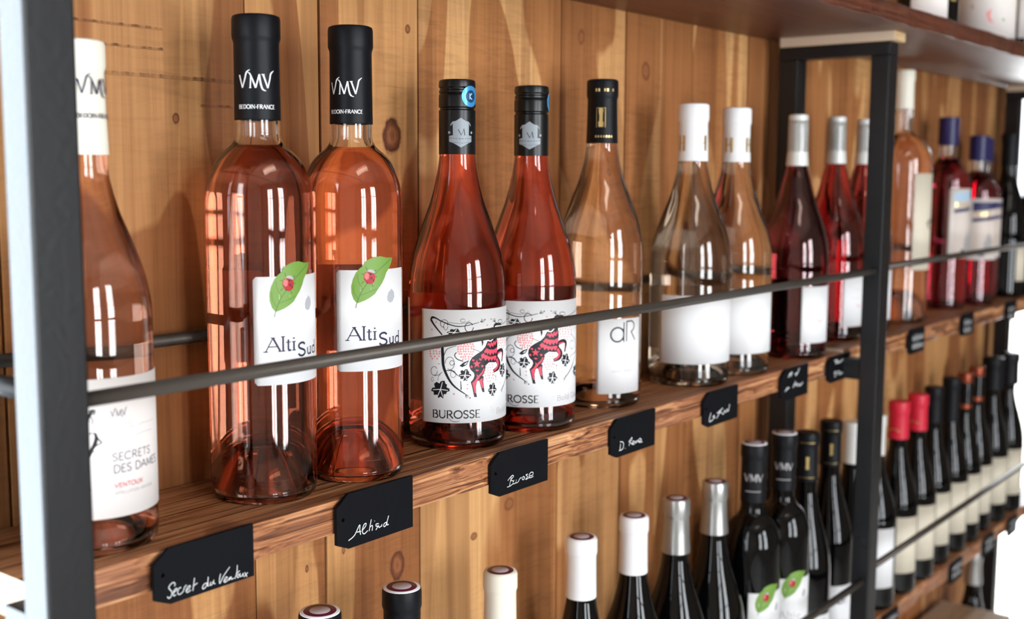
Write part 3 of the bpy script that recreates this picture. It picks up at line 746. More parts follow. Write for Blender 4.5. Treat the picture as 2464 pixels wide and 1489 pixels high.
# a small drawn alphabet: strokes (1 thick, 0 thin) in a box one unit high
def arc(cx, cy, rx, ry, a0, a1, n=8):
    return [(cx+rx*math.cos(math.radians(a0+(a1-a0)*i/n)), cy+ry*math.sin(math.radians(a0+(a1-a0)*i/n))) for i in range(n+1)]
GL = {
 'A': (.82, [(0, [(0, 0), (.41, 1)]), (1, [(.41, 1), (.82, 0)]), (0, [(.15, .36), (.66, .36)])]),
 'B': (.66, [(1, [(.1, 0), (.1, 1)]), (0, [(.1, 1), (.34, 1)]), (1, arc(.34, .77, .2, .23, 90, -90)), (0, [(.34, .54), (.1, .54)]), (1, arc(.36, .27, .26, .27, 90, -90)), (0, [(.36, 0), (.1, 0)])]),
 'C': (.8, [(1, arc(.45, .5, .42, .5, 45, 315, 12))]),
 'D': (.78, [(1, [(.1, 0), (.1, 1)]), (0, [(.1, 1), (.34, 1)]), (1, arc(.34, .5, .4, .5, 90, -90, 10)), (0, [(.34, 0), (.1, 0)])]),
 'E': (.58, [(1, [(.1, 0), (.1, 1)]), (0, [(.1, 1), (.55, 1)]), (0, [(.1, .52), (.45, .52)]), (0, [(.1, 0), (.56, 0)])]),
 'F': (.55, [(1, [(.1, 0), (.1, 1)]), (0, [(.1, 1), (.53, 1)]), (0, [(.1, .52), (.43, .52)])]),
 'G': (.84, [(1, arc(.45, .5, .42, .5, 45, 330, 12)), (0, [(.5, .45), (.82, .45)]), (1, [(.78, .45), (.78, .15)])]),
 'H': (.8, [(1, [(.1, 0), (.1, 1)]), (1, [(.7, 0), (.7, 1)]), (0, [(.1, .52), (.7, .52)])]),
 'I': (.24, [(1, [(.12, 0), (.12, 1)])]),
 'L': (.56, [(1, [(.1, 0), (.1, 1)]), (0, [(.1, 0), (.54, 0)])]),
 'M': (.94, [(0, [(.08, 0), (.12, 1)]), (1, [(.12, 1), (.47, .1)]), (0, [(.47, .1), (.82, 1)]), (1, [(.82, 1), (.86, 0)])]),
 'N': (.8, [(0, [(.1, 0), (.1, 1)]), (1, [(.1, 1), (.7, 0)]), (0, [(.7, 0), (.7, 1)])]),
 'O': (.92, [(1, arc(.46, .5, .42, .5, 0, 360, 18))]),
 'P': (.6, [(1, [(.1, 0), (.1, 1)]), (0, [(.1, 1), (.32, 1)]), (1, arc(.32, .75, .24, .25, 90, -90)), (0, [(.32, .5), (.1, .5)])]),
 'R': (.7, [(1, [(.1, 0), (.1, 1)]), (0, [(.1, 1), (.32, 1)]), (1, arc(.32, .75, .24, .25, 90, -90)), (0, [(.32, .5), (.1, .5)]), (1, [(.3, .5), (.66, 0)])]),
 'S': (.58, [(1, [(.52, .84), (.4, .98), (.2, .98), (.07, .82), (.12, .62), (.3, .51), (.48, .38), (.52, .18), (.38, .02), (.18, .02), (.04, .18)])]),
 'T': (.66, [(1, [(.33, 0), (.33, 1)]), (0, [(.02, 1), (.64, 1)])]),
 'U': (.78, [(1, [(.1, 1), (.1, .34)]), (1, arc(.39, .34, .29, .34, 180, 360)), (0, [(.68, .34), (.68, 1)])]),
 'V': (.78, [(1, [(0, 1), (.39, 0)]), (0, [(.39, 0), (.78, 1)])]),
 'X': (.72, [(1, [(0, 1), (.72, 0)]), (0, [(0, 0), (.72, 1)])]),
 'Z': (.66, [(0, [(.04, 1), (.62, 1)]), (1, [(.62, 1), (.04, 0)]), (0, [(.04, 0), (.62, 0)])]),
 '-': (.36, [(1, [(.06, .4), (.3, .4)])]),
 ' ': (.34, []),
 'l': (.24, [(1, [(.12, 0), (.12, 1.05)])]),
 't': (.34, [(1, [(.15, .82), (.15, .12), (.22, .02), (.32, .06)]), (0, [(.0, .62), (.31, .62)])]),
 'i': (.24, [(1, [(.12, 0), (.12, .62)]), (1, [(.12, .82), (.12, .93)])]),
 'u': (.54, [(1, [(.1, .62), (.1, .2), (.2, .02), (.38, .1), (.43, .2)]), (1, [(.43, .62), (.43, 0)])]),
 'd': (.56, [(1, arc(.25, .31, .21, .31, 0, 360, 14)), (1, [(.46, 0), (.46, 1.05)])]),
 'o': (.56, [(1, arc(.28, .31, .23, .31, 0, 360, 14))]),
 'a': (.54, [(1, arc(.25, .31, .21, .31, 0, 360, 14)), (1, [(.46, 0), (.46, .62)])]),
 'h': (.54, [(1, [(.1, 0), (.1, 1.05)]), (1, [(.1, .4), (.22, .6), (.4, .56), (.44, .36), (.44, 0)])]),
 'e': (.5, [(1, [(.06, .33), (.44, .33), (.4, .54), (.25, .62), (.1, .52), (.05, .3), (.12, .08), (.28, 0), (.43, .1)])]),
}
def text(s, x, y, h, col, wk=.16, wn=.07, width=None, serif=0., gap=.08):
    """print elements for a word; width scales the word to that many mm"""
    adv = sum(GL[c][0]+gap for c in s)-gap
    sx = h if width is None else width/adv
    els = []; cx = 0.
    for c in s:
        w, strokes = GL[c]
        for k, pts in strokes:
            P = [(x+(cx+px)*sx, y+py*h) for px, py in pts]
            els.append(('l', col, (wk if k else wn)*h, P))
            if serif and len(pts) == 2 and pts[0][1] != pts[1][1]:
                for (px, py) in pts:
                    if py in (0, 1, 1.05, .62):
                        els.append(('l', col, wn*h, [(x+(cx+px-serif)*sx, y+py*h), (x+(cx+px+serif)*sx, y+py*h)]))
        cx += w+gap
    return els
def vmv(x, y, w, h, col):
    """the three joined swash letters, traced on a 980 x 540 grid"""
    q = lambda pts: [(x+(a-265)/980*w, y+(680-b)/540*h) for a, b in pts]
    u = w/980
    return [('l', col, [46*u, 34*u], q([(290, 290), (375, 600)])), ('l', col, 18*u, q([(262, 288), (318, 290)])),
            ('l', col, [34*u, 40*u, 44*u, 10*u], q([(375, 600), (445, 400), (500, 220), (595, 150)])),
            ('l', col, [12*u, 36*u, 46*u], q([(530, 222), (600, 270), (735, 600)])), ('l', col, [30*u, 36*u], q([(612, 320), (597, 595)])), ('l', col, 18*u, q([(565, 603), (625, 600)])),
            ('l', col, [36*u, 36*u], q([(735, 600), (830, 265)])), ('l', col, [36*u, 44*u, 44*u, 8*u], q([(832, 265), (860, 480), (910, 630), (1005, 678)])),
            ('l', col, [46*u, 36*u], q([(930, 270), (1050, 600)])), ('l', col, 18*u, q([(888, 266), (970, 266)])),
            ('l', col, [34*u, 40*u, 44*u, 10*u], q([(1050, 600), (1110, 380), (1145, 240), (1240, 160)]))]

# ------------------------------------------------------------------ the setting
def struct(name, bm, m, parent=None, label=None, cat=None, smooth=False):
    o = obj(name, bm, m, parent, smooth)
    if parent is None: o['kind'] = 'structure'
    if label: o['label'] = label
    if cat: o['category'] = cat
    return o
struct('floor', boxes([(LEFT_X-.2, RIGHT_X+.2, FRONT_Y-.2, REAR_Y+.2, FLOOR_Z-.1, FLOOR_Z)]), M['floor'], label='pale stone shop floor in daylight', cat='floor')
struct('floor_terrace', boxes([(RIGHT_X+.2, 14., -4., 7., FLOOR_Z-.14, FLOOR_Z-.04)]), M['terrace'], label='bright sunlit terrace outside the glazed door', cat='terrace')
struct('ceiling', boxes([(LEFT_X-.2, RIGHT_X+.2, FRONT_Y-.2, REAR_Y+.2, CEIL_Z, CEIL_Z+.1)]), M['plaster'], label='white plaster ceiling of the shop', cat='ceiling')
def wall_along_x(name, y0, y1, wins, z0, z1, label):
    b = [(LEFT_X-.2, RIGHT_X+.2, y0, y1, FLOOR_Z, z0), (LEFT_X-.2, RIGHT_X+.2, y0, y1, z1, CEIL_Z)]
    xs = LEFT_X-.2
    for a, c in wins: b.append((xs, a, y0, y1, z0, z1)); xs = c
    b.append((xs, RIGHT_X+.2, y0, y1, z0, z1))
    return struct(name, boxes(b), M['plaster'], label=label, cat='wall')
def wall_along_y(name, x0, x1, wins, z0, z1, label):
    b = [(x0, x1, FRONT_Y, REAR_Y, z1, CEIL_Z)]
    if z0 > FLOOR_Z: b.append((x0, x1, FRONT_Y, REAR_Y, FLOOR_Z, z0))
    ys = FRONT_Y
    for a, c in wins: b.append((x0, x1, ys, a, z0, z1)); ys = c
    b.append((x0, x1, ys, REAR_Y, z0, z1))
    return struct(name, boxes(b), M['plaster'], label=label, cat='wall')
wall_along_x('wall_front', FRONT_Y-.2, FRONT_Y, W_FRONT, -.7, 1.2, 'plaster wall with two tall windows opposite the shelves')
struct('wall_rear', boxes([(BAY_X, RIGHT_X+.2, REAR_Y, REAR_Y+.2, FLOOR_Z, CEIL_Z), (BAY_X, BAY_X+.2, BAY_Y, REAR_Y, FLOOR_Z, CEIL_Z), (LEFT_X-.2, -1.55, BAY_Y, BAY_Y+.2, FLOOR_Z, CEIL_Z),
        (-.05, BAY_X, BAY_Y, BAY_Y+.2, FLOOR_Z, CEIL_Z), (-1.55, -.05, BAY_Y, BAY_Y+.2, 1.07, CEIL_Z), (-1.55, -.05, BAY_Y, BAY_Y+.2, FLOOR_Z, -1.13)]), M['plaster'], label='plaster wall with an added forward step and tall window behind the shelving partition', cat='wall')
wall_along_y('wall_left', LEFT_X-.2, LEFT_X, [(-.5, .9)], -.75, 1.15, 'plaster wall with a wide window beside the shelf end')
wall_along_y('wall_right', RIGHT_X, RIGHT_X+.2, [(0., 2.2)], FLOOR_Z, 1.0, 'plaster wall with the glazed door at the far end')
n = 0
for a, c in W_FRONT:
    n += 1
    struct('window_%d' % n, boxes([(a, a+.05, FRONT_Y-.04, FRONT_Y, -.7, 1.2), (c-.05, c, FRONT_Y-.04, FRONT_Y, -.7, 1.2), ((a+c)/2-.03, (a+c)/2+.03, FRONT_Y-.04, FRONT_Y, -.7, 1.2),
                                   (a, c, FRONT_Y-.04, FRONT_Y, -.7, -.65), (a, c, FRONT_Y-.04, FRONT_Y, 1.15, 1.2), (a, c, FRONT_Y-.04, FRONT_Y, .0, .035), (a, c, FRONT_Y-.04, FRONT_Y, .6, .635)]),
           M['frame_wood'], label='dark framed window with six panes opposite the shelves', cat='window')
struct('window_4', boxes([(LEFT_X-.04, LEFT_X, -.5, -.44, -.75, 1.15), (LEFT_X-.04, LEFT_X, .84, .9, -.75, 1.15), (LEFT_X-.04, LEFT_X, .17, .23, -.75, 1.15), (LEFT_X-.04, LEFT_X, -.5, .9, .5, .54)]), M['frame_wood'], label='wide dark framed window beside the shelf end', cat='window')
struct('window_5', boxes([(-1.55, -1.49, BAY_Y, BAY_Y+.04, -1.13, 1.07), (-.11, -.05, BAY_Y, BAY_Y+.04, -1.13, 1.07), (-1.55, -.05, BAY_Y, BAY_Y+.04, -1.13, -1.08), (-1.55, -.05, BAY_Y, BAY_Y+.04, 1.02, 1.07)]), M['frame_wood'], label='tall dark framed window in the added wall step behind the shelving partition', cat='window')
struct('door_1', boxes([(RIGHT_X, RIGHT_X+.05, 0., .06, FLOOR_Z, 1.), (RIGHT_X, RIGHT_X+.05, 2.14, 2.2, FLOOR_Z, 1.), (RIGHT_X, RIGHT_X+.05, 0., 2.2, .94, 1.)]), M['frame_wood'], label='wide glazed door frame at the far end of the shop', cat='door')
for _lx in (0.0,):
    o = obj('added_fill_lamp', boxes([(_lx-.48, _lx+.48, -1.46, -1.14, CEIL_Z-.035, CEIL_Z)], .004), M['lamp'])  # housing for the added fill light, out of view
    tag(o, 'flat oblong fill lamp added under the shop ceiling', 'lamp')

# planked partition behind the shelves
WY = .116
part = struct('wall_back', boxes([(-.045, 2.215, WY+.018, WY+.034, FLOOR_Z, .98)]), M['backing'], label='partition wall clad in rough vertical pine planks', cat='wall')
XB = [-.045, .045, .242, .316, .430, .641, .76, .835, .905, .965, 1.045, 1.13, 1.20, 1.29, 1.36, 1.45, 1.53, 1.63, 1.71, 1.80, 1.88, 1.97, 2.05, 2.13, 2.215]
for a, c in zip(XB, XB[1:]):
    dy = rnd.uniform(-.0012, .0012)
    o = obj('plank', boxes([(a+.0009, c-.0009, WY+dy, WY+.017, FLOOR_Z+.01, .98)], .0007), M['plank'], part)

# ------------------------------------------------------------------ shelving
def board(name, x0, x1, y0, y1, z, t, m, label, posts=()):
    """plank outline seen from above, notched round the back posts, with a wandering hand-planed front edge"""
    n = max(12, int((x1-x0)/.02))
    out = [(x0+(x1-x0)*i/n, y0+.0012*math.sin((x0+(x1-x0)*i/n)*31)+.0008*math.sin((x0+(x1-x0)*i/n)*77+1)) for i in range(n+1)]
    A, B = .0672, .0948
    right = [p for p in posts if p[0] < x1 < p[1]+.002]; left = [p for p in posts if p[0]-.002 < x0 < p[1]]
    mid = [p for p in posts if x0 < p[0] and p[1] < x1]
    if right: out += [(x1, A), (right[0][0]-.0008, A), (right[0][0]-.0008, B), (x1, B)]
    out.append((x1, y1))
    for p in sorted(mid, reverse=True): out += [(p[1]+.0008, y1), (p[1]+.0008, A), (p[0]-.0008, A), (p[0]-.0008, y1)]
    out.append((x0, y1))
    if left: out += [(x0, B), (left[0][1]+.0008, B), (left[0][1]+.0008, A), (x0, A)]
    bm = bmesh.new()
    f = bm.faces.new([bm.verts.new((x, y, z)) for x, y in out])
    r = bmesh.ops.extrude_face_region(bm, geom=[f])
    for v in [g_ for g_ in r['geom'] if isinstance(g_, bmesh.types.BMVert)]: v.co.z -= t
    bmesh.ops.recalc_face_normals(bm, faces=bm.faces[:])
    fe = [e for e in bm.edges if abs(e.verts[0].co.z-e.verts[1].co.z) < 1e-6 and max(e.verts[0].co.y, e.verts[1].co.y) < y0+.005]
    bmesh.ops.bevel(bm, geom=fe, offset=.002, segments=3, affect='EDGES', profile=.5)
    o = obj(name, bm, m); return tag(o, label, 'shelf')
PO = [(-.0276, 0.), (1.087, 1.1146), (2.078, 2.1056)]
XF = [0.0, 1.087, 2.078]          # right edge of the first frame, left edges of the next
XE = 2.2
board('shelf_board', -.006, 1.100, 0., WY-.003, 0., .025, M['shelf'], 'brushed brown wooden shelf board carrying the rose bottles in the first bay', posts=PO)
board('shelf_board', 1.102, XE, 0., WY-.003, .004, .025, M['shelf'], 'brushed wooden shelf board under the navy capped bottles in the second bay', posts=PO)
ZL = -.42
board('shelf_board', -.006, 1.100, .012, WY-.003, ZL, .025, M['shelf'], 'lower wooden shelf board under the white capped dark bottles', posts=PO)
board('shelf_board', 1.102, XE, .012, WY-.003, ZL+.004, .025, M['shelf'], 'lower wooden shelf board under the red capped dark bottles', posts=PO)
board('shelf_board', -.02, XE, -.084, WY-.003, .4225, .0225, M['top_shelf'], 'dark stained top shelf board on pale wooden blocks')
ZB = -.80
board('shelf_board', -.006, 1.100, -.026, WY-.003, ZB, .03, M['crate'], 'pale bottom shelf board under the white capped dark bottles', posts=PO)
board('shelf_board', 1.102, XE, -.026, WY-.003, ZB, .03, M['crate'], 'pale bottom shelf board below the red capped dark bottles', posts=PO)

def frame(x0, x1, label, end=False):
    f = empty('steel_shelving_frame', ((x0+x1)/2, 0, FLOOR_Z))
    inv = Matrix.Translation(-Vector(f.location))
    def part_(name, bl, bev=.0016):
        bm = boxes(bl, bev); bm.transform(inv); return obj(name, bm, M['steel'], f)
    part_('front_post', [(x0, x1, -.0514, -.0278, FLOOR_Z, .372)])
    part_('back_post', [(x0, x1, .068, .094, FLOOR_Z, .372)])
    part_('cross_bar', [(x0, x1, -.0514, .094, .372, .388)])
    for z in (0., ZL):
        yf = 0. if z == 0 else .012
        part_('shelf_bracket', [(x0+.004, x1-.004, -.0278, yf, z-.031, z-.005)], .001)
    part_('shelf_bracket', [(x0+.004, x1-.004, -.0278, -.026, ZB-.028, ZB-.004)], .0005)
    if end:
        bm = rod(((x0+x1)/2, -.03, .112), ((x0+x1)/2, .07, .112), .0058); bm.transform(inv); obj('side_rail', bm, M['steel'], f, True)
        bm = rod(((x0+x1)/2, -.03, ZL+.132), ((x0+x1)/2, .07, ZL+.132), .0058); bm.transform(inv); obj('side_rail', bm, M['steel'], f, True)
    return tag(f, label, 'frame')
frame(-.0276, 0., 'black steel frame of square tube at the end beside the white capped bottle', True)
frame(1.087, 1.1146, 'black steel frame of square tube between the two shelf bays')
frame(2.078, 2.1056, 'black steel frame of square tube at the end near the glazed door')
for x0, lab in ((-.03, 'pale wooden block on the frame beside the ivory capped bottle'), (1.083, 'pale wooden block on the frame between the two bays'), (2.074, 'pale wooden block on the frame near the glazed door')):
    bm = bmesh.new(); box(bm, x0, x0+.036, -.058, .092, .388, .400, .0012)
    tag(obj('wood_block', bm, M['block']), lab, 'block')
# guard rails
def rail(x0, x1, y, z, r, lab):
    tag(obj('guard_rail', rod((x0, y, z), (x1, y, z), r), M['rod'], None, True), lab, 'rail')
rail(0., 1.087, -.0415, .1080, .0043, 'round steel rail in front of the leaf label and goat label bottles')
rail(1.1146, 2.078, -.0415, .1110, .0043, 'round steel rail in front of the navy capped bottles')
rail(-.040, 1.087, WY-.0075, .1086, .0045, 'round dark rail behind the rose bottles along the planks')
rail(1.1146, 2.078, WY-.0075, .1098, .0048, 'round dark rail behind the navy capped bottles along the planks')
rail(0., 1.087, -.0415, ZL+.1285, .0045, 'round steel rail in front of the dark bottles on the lower shelf')
rail(1.1146, 2.078, -.0415, ZL+.139, .0043, 'round steel rail in front of the red capped bottles on the lower shelf')

# ------------------------------------------------------------------ bottles
def shell(profile, R, punt, wall=.0028, neck_top=None):
    """closed glass shell profile (outer up, inner down)"""
    outer = [(0, punt)] + [(R*.30, punt*.97), (R*.52, punt*.72), (R*.70, punt*.32), (R*.80, .0035), (R*.86, 0.), (R*.93, .0006), (R*.985, .004)]
    o2 = smooth_profile(outer, 4) + smooth_profile([(R, .009)] + profile, 5)
    inner = []
    for r, z in reversed(smooth_profile([(R, .016)] + profile, 5)): inner.append((max(r-wall, .004), z))
    inner[0] = (inner[0][0], inner[0][1]-.0005)
    base = smooth_profile([(R*.93-wall, .0075), (R*.86, .0055), (R*.74, punt*.32+.006), (R*.54, punt*.72+.005), (R*.30, punt*.97+.004), (0, punt+.004)], 4)
    return o2, inner, base
def fill_profile(inner, base, level, over=.00035):
    """liquid body: inner wall grown slightly into the glass, flat top at level"""
    w = [(r+over, z) for r, z in inner if z <= level]
    r_top = w[0][0]
    b = [(r, z-over) for r, z in base]
    return [(0, level), (r_top*.98, level), (r_top, level-.0004)] + w + b
def capsule(spec, par, seg=40):
    """spec: kind, z0, z1, r, material"""
    k, z0, z1, r, m = spec['kind'], spec['z0'], spec['z1'], spec['r'], spec['mat']
    rb = spec.get('rb', r)
    if k == 'screw':
        h = z1-z0; zk = z0+h*.61
        prof = [(0, z1), (r*.86, z1), (r*.97, z1-.0008), (r*1.0, z1-.003), (r*1.0, z1-.006), (r*.94, z1-.0072), (r*.94, z1-.0082), (r*.985, z1-.009), (r*.985, z1-.0105), (r*.945, z1-.0112), (r*.985, z1-.0122),
                (r*1.0, z1-.0135), (r*1.0, zk+.0016), (r*.93, zk+.0006), (r*.93, zk-.0004), (r*1.0, zk-.0014), (r*1.0, z0), (r*.97, z0)]
    elif k == 'cap':
        prof = [(0, z1), (r*.93, z1), (r, z1-.0012), (r, z0), (r*.96, z0)]
    else:
        lip = spec.get('lip', .0165); rt = spec.get('rt', r)
        prof = [(0, z1), (rt*.90, z1), (rt*1.02, z1-.0009), (rt*1.055, z1-.003), (rt*1.06, z1-lip+.002), (rt*1.045, z1-lip+.0006), (rt*.995, z1-lip-.0014), (rt*.985, z1-lip-.003),
                (rt*.985+(rb-rt*.985)*.35, z0+(z1-lip-z0)*.5), (rb, z0+.0004), (rb*.985, z0)]
    bm = lathe(prof, seg)
    c = obj('screw_cap' if k in ('screw', 'cap') else 'capsule', bm, m, par, True, 24)
    if spec.get('seal'):
        rr = spec.get('rt', r)
        obj('rim', lathe([(0, z1+.0002), (rr*.97, z1+.0002), (rr*1.0, z1-.0010), (rr*.9, z1-.0012)], 32), spec['seal'], c, True)
        obj('seal', lathe([(0, z1+.0005), (rr*.80, z1+.0005), (rr*.82, z1+.0001)], 32), M['burgundy'], c, True)
        obj('seal_print', lathe([(0, z1+.0008), (rr*.50, z1+.0008), (rr*.52, z1+.0004)], 32), M['seal_grey'], c, True)
    return c
def label_patch(name, par, R, a0, a1, z0, z1, m, lift=.00022, corner=.0):
    """paper wrapped on the bottle from angle a0 to a1 (degrees), local front is -y"""
    bm = bmesh.new(); n = max(8, int(abs(a1-a0)/3)); rows = 2
    fr, bk = [], []
    for i in range(n+1):
        a = math.radians(a0+(a1-a0)*i/n)
        s = min(i, n-i)/n*abs(math.radians(a1-a0))*R
        c = corner-math.sqrt(max(corner**2-(corner-min(s, corner))**2, 0)) if corner else 0
        for lst, rr in ((fr, R+lift), (bk, R+.00004)):
            lst.append([bm.verts.new((rr*math.sin(a), -rr*math.cos(a), z)) for z in (z0+c, z1-c)])
    for i in range(n):
        bm.faces.new((fr[i][0], fr[i+1][0], fr[i+1][1], fr[i][1]))
        bm.faces.new((bk[i][0], bk[i][1], bk[i+1][1], bk[i+1][0]))
        bm.faces.new((fr[i][0], bk[i][0], bk[i+1][0], fr[i+1][0])); bm.faces.new((fr[i][1], fr[i+1][1], bk[i+1][1], bk[i][1]))
    bm.faces.new((fr[0][0], fr[0][1], bk[0][1], bk[0][0])); bm.faces.new((fr[n][0], bk[n][0], bk[n][1], fr[n][1]))
    return obj(name, bm, m, par, True)
def printed(name, par, els, R, z0=0., off=0., lift=.00024):
    if off: els = [shift(e, off) for e in els]
    bm, ms = print_mesh(els, bend_cyl(R, z0), base=lift)
    return obj(name, bm, ms, par)
def shift(e, d, dz=0.):
    mv = lambda p: (p[0]+d, p[1]+dz)
    if e[0] == 'p': return ('p', e[1], [mv(p) for p in e[2]])
    if e[0] == 'd': return (e[0], e[1], mv(e[2]), *e[3:])
    return ('l', e[1], e[2], [mv(p) for p in e[3]])

# body outlines, from just above the base to the mouth: (r, z)
def prof_altisud(R=.037, H=.330, rn=.0152):
    return [(R, .030), (R, .10), (R, .17), (R, .200), (R*.985, .212), (R*.93, .222), (R*.80, .2335), (R*.64, .2405), (R*.50, .2450), (rn+.0006, .2500), (rn, .2560), (rn, .275), (rn*.97, .30), (rn*.97, H-.004)]
def prof_burgundy(R=.0412, H=.300, rn=.0146, zs=.128, zn=.2425):
    s = (zn-zs)
    return [(R, .030), (R, zs*.6), (R*.998, zs), (R*.955, zs+s*.17), (R*.87, zs+s*.31), (R*.70, zs+s*.50), (R*.535, zs+s*.67), (R*.41, zs+s*.86), (rn, zn+.002), (rn*.98, zn+.02), (rn*.96, H-.004)]
def prof_liqueur(R, H, rn=.0135):
    return [(R, .030), (R, .10), (R, H*.62), (R*.99, H*.655), (R*.93, H*.695), (R*.74, H*.735), (R*.52, H*.765), (rn, H*.80), (rn, H*.84), (rn, H-.004)]
def bottle(name, lab, cat, x, y, z, ang, profile, R, punt, level, wine_m, caps, group=None, seg=64, wall=.0028):
    b = empty(name, (x, y, z), math.radians(ang)); tag(b, lab, cat, group)
    o, i, base = shell(profile, R, punt, wall)
    if wine_m is None:
        obj('glass', lathe(o + [(0, o[-1][1])], seg), M['dark_glass'], b, True)
    else:
        obj('glass', lathe(o+i+base, seg), M['glass'], b, True)
        obj('wine', lathe(fill_profile(i, base, level), seg), wine_m, b, True)
    c = capsule(caps, b) if caps else None
    return b, c
RO = 'rose_wine_bottle'; DK = 'red_wine_bottle'
def vmv_capsule_print(c, off_deg, r, zc, col, width=25.):
    o = math.radians(off_deg)*r*1000
    els = vmv(o-width/2*.98, zc*1000+2.5, width, 14.4, col)
    els += text('BEDOIN-FRANCE', o-width/2-.2, zc*1000-9.2, 2.55, col, .2, .1, width=width+.6, serif=.09)
    return printed('lettering', c, els, r, 0., 0., .0004)

# 1 - white capped bottle with the lady label
b, c = bottle(RO, 'pale rose bottle with ivory capsule behind the left steel post', 'wine bottle', .0614, .0472, 0., -6., prof_burgundy(.038, .3, .0146, .138, .237), .038, .022, .2395, M['w_salmon'],
              dict(kind='caps', z0=.2365, z1=.3035, r=.0156, rt=.0147, rb=.0158, mat=M['cap_ivory'], lip=.0165))
vmv_capsule_print(c, 14., .0156, .2670, 'ink', 24.5)
l = label_patch('label', b, .038, -70, 68, .0235, .1070, M['paper_warm'])
printed('lady_drawing', l, ART['lady'], .038)
printed('brand_print', l, vmv(-6.2, 83.2, 10.4, 6.0, 'ink'), .038)
els = text('SECRETS', -6.1, 57.6, 4.5, 'ink', .12, .12, width=28.2) + text('DES DAMES', -5.6, 50.3, 4.7, 'ink', .12, .12, width=36.)
printed('title_print', l, els, .038)
els = text('VENTOUX', -5.3, 41.4, 2.6, 'crimson', .18, .18, width=19.2) + text('APPELLATION', -5.3, 37.3, 1.6, 'grey', .15, .15, width=16.3) + text('VENTOUX', 12.0, 37.3, 1.6, 'grey', .15, .15, width=11.)
printed('lettering', l, els, .038)

# 2, 3 - the two leaf label bottles
def altisud(lab, x, y, ang, capoff):
    b, c = bottle(RO, lab, 'wine bottle', x, y, 0., ang, prof_altisud(), .037, .040, .2445, M['w_alt'],
                  dict(kind='caps', z0=.2620, z1=.3325, r=.0157, rt=.0156, rb=.0158, mat=M['cap_black'], lip=.0165), 'coral rose bottles with black capsules')
    vmv_capsule_print(c, capoff-ang, .0155, .2785, 'cap_white')
    l = label_patch('label', b, .037, -48, 48, .0835, .1572, M['paper'], corner=.0022)
    printed('leaf_print', l, ART['leaf_label'], .037)
    els = text('Alti', -23.4, 106.4, 9.4, 'ink', .14, .07, width=21.6, serif=.12, gap=.05) + text('S', 0., 101.8, 9.0, 'ink', .16, .08, width=7.8) + text('ud', 9.0, 101.9, 8.2, 'ink', .13, .07, width=13.5, serif=.08)
    printed('lettering', l, els, .037)
    label_patch('back_label', b, .037, 138, 222, .0835, .1572, M['back_paper'], corner=.0022)
altisud('rose bottle with leaf label and black capsule beside the ivory capped bottle', .2000, .0528, 0., -42.)
altisud('rose bottle with leaf label and black capsule beside a goat label bottle', .2811, .0450, -14.8, -60.6)

# 4, 5 - the two goat label bottles
def crest(c, off_deg, r, z0):
    o = math.radians(off_deg)*r*1000; k = .0258*1000/480; q = lambda pts: [(o+(a-478)*k*.86, (1140-b_)*k+z0*1000) for a, b_ in pts]
    els = [('p', 'silver_print', q([(340, 1170), (335, 990), (300, 1030), (290, 1010), (330, 965), (390, 955), (440, 925), (480, 905), (520, 930), (570, 955), (630, 965), (670, 1010), (665, 1035), (632, 990), (630, 1170), (690, 1180), (690, 1265), (620, 1290), (480, 1355), (350, 1290), (268, 1265), (268, 1180)])),
           ('d', 'silver_print', q([(270, 1128)])[0], 1.1), ('d', 'silver_print', q([(690, 1128)])[0], 1.1),
           ('l', 'black', .35, q([(272, 1212), (480, 1222), (688, 1212)])), ('l', 'black', .3, q([(330, 1275), (480, 1288), (630, 1275)])),
           ('l', 'black', .6, q([(430, 1080), (485, 1170)])), ('l', 'black', .3, q([(485, 1170), (530, 1075)])), ('l', 'black', .7, q([(530, 1070), (550, 1170)]))]
    printed('crest', c, els, r, 0., 0., .0003)
def goat(lab, x, y, ang, crest_off, sticker_off):
    b, c = bottle(RO, lab, 'wine bottle', x, y, 0., ang, prof_burgundy(), .0412, .020, .2500, M['w_red'],
                  dict(kind='screw', z0=.2420, z1=.3030, r=.0153, mat=M['screw']), 'strawberry rose bottles with goat labels')
    crest(c, crest_off-ang, .0153, .2590)
    o = math.radians(sticker_off-ang)*.0153*1000
    disc = lambda r, col, n=24: ('p', col, [(o+r*math.cos(2*PI*i/n), 289.+r*math.sin(2*PI*i/n)) for i in range(n)])
    LAYER.update(sticker=0, sticker_dark=1, sky=2)
    els = [disc(8.6, 'sticker'), disc(5.0, 'sticker_dark'), disc(3.6, 'sticker'), ('l', 'sky', .8, [(o-1.2, 291.5), (o-1.2, 286.5)]), ('l', 'sky', .8, [(o+1.4, 291.5), (o-1.0, 289.), (o+1.4, 286.5)])]
    printed('sticker', c, els, .0155, 0., 0., .0002)
    l = label_patch('label', b, .0412, -81, 81, .0232, .1166, M['paper'])
    printed('goat_print', l, ART['goat'], .0412)
    els = text('BUROSSE', -47.6, 27.4, 6.2, 'black', .17, .09, width=40.4, serif=.08) + [('l', 'black', [.3, .5, .25], [(-33.5, 27.4), (-31., 25.0), (-27.5, 24.4), (-24.5, 25.2)])]
    els += text('The', 2.4, 29.4, 5.2, 'pale_grey', .05, .04, width=6.2) + text('Bold Goat', 10.4, 28.0, 4.6, 'grey', .12, .06, width=36., serif=.06)
    printed('lettering', l, els, .0412)
    label_patch('back_label', b, .0412, 110, 250, .030, .1235, M['back_paper'])
M['pale_grey'] = mat('pale_grey_print', lin(214, 214, 216), .5)
goat('strawberry rose bottle with goat label and round blue sticker on the screw cap', .4124, .0557, -12.2, -38., -4.)
goat('strawberry rose bottle with goat label beside the black and gold capped bottle', .5034, .0478, -31.5, -59., 40.)

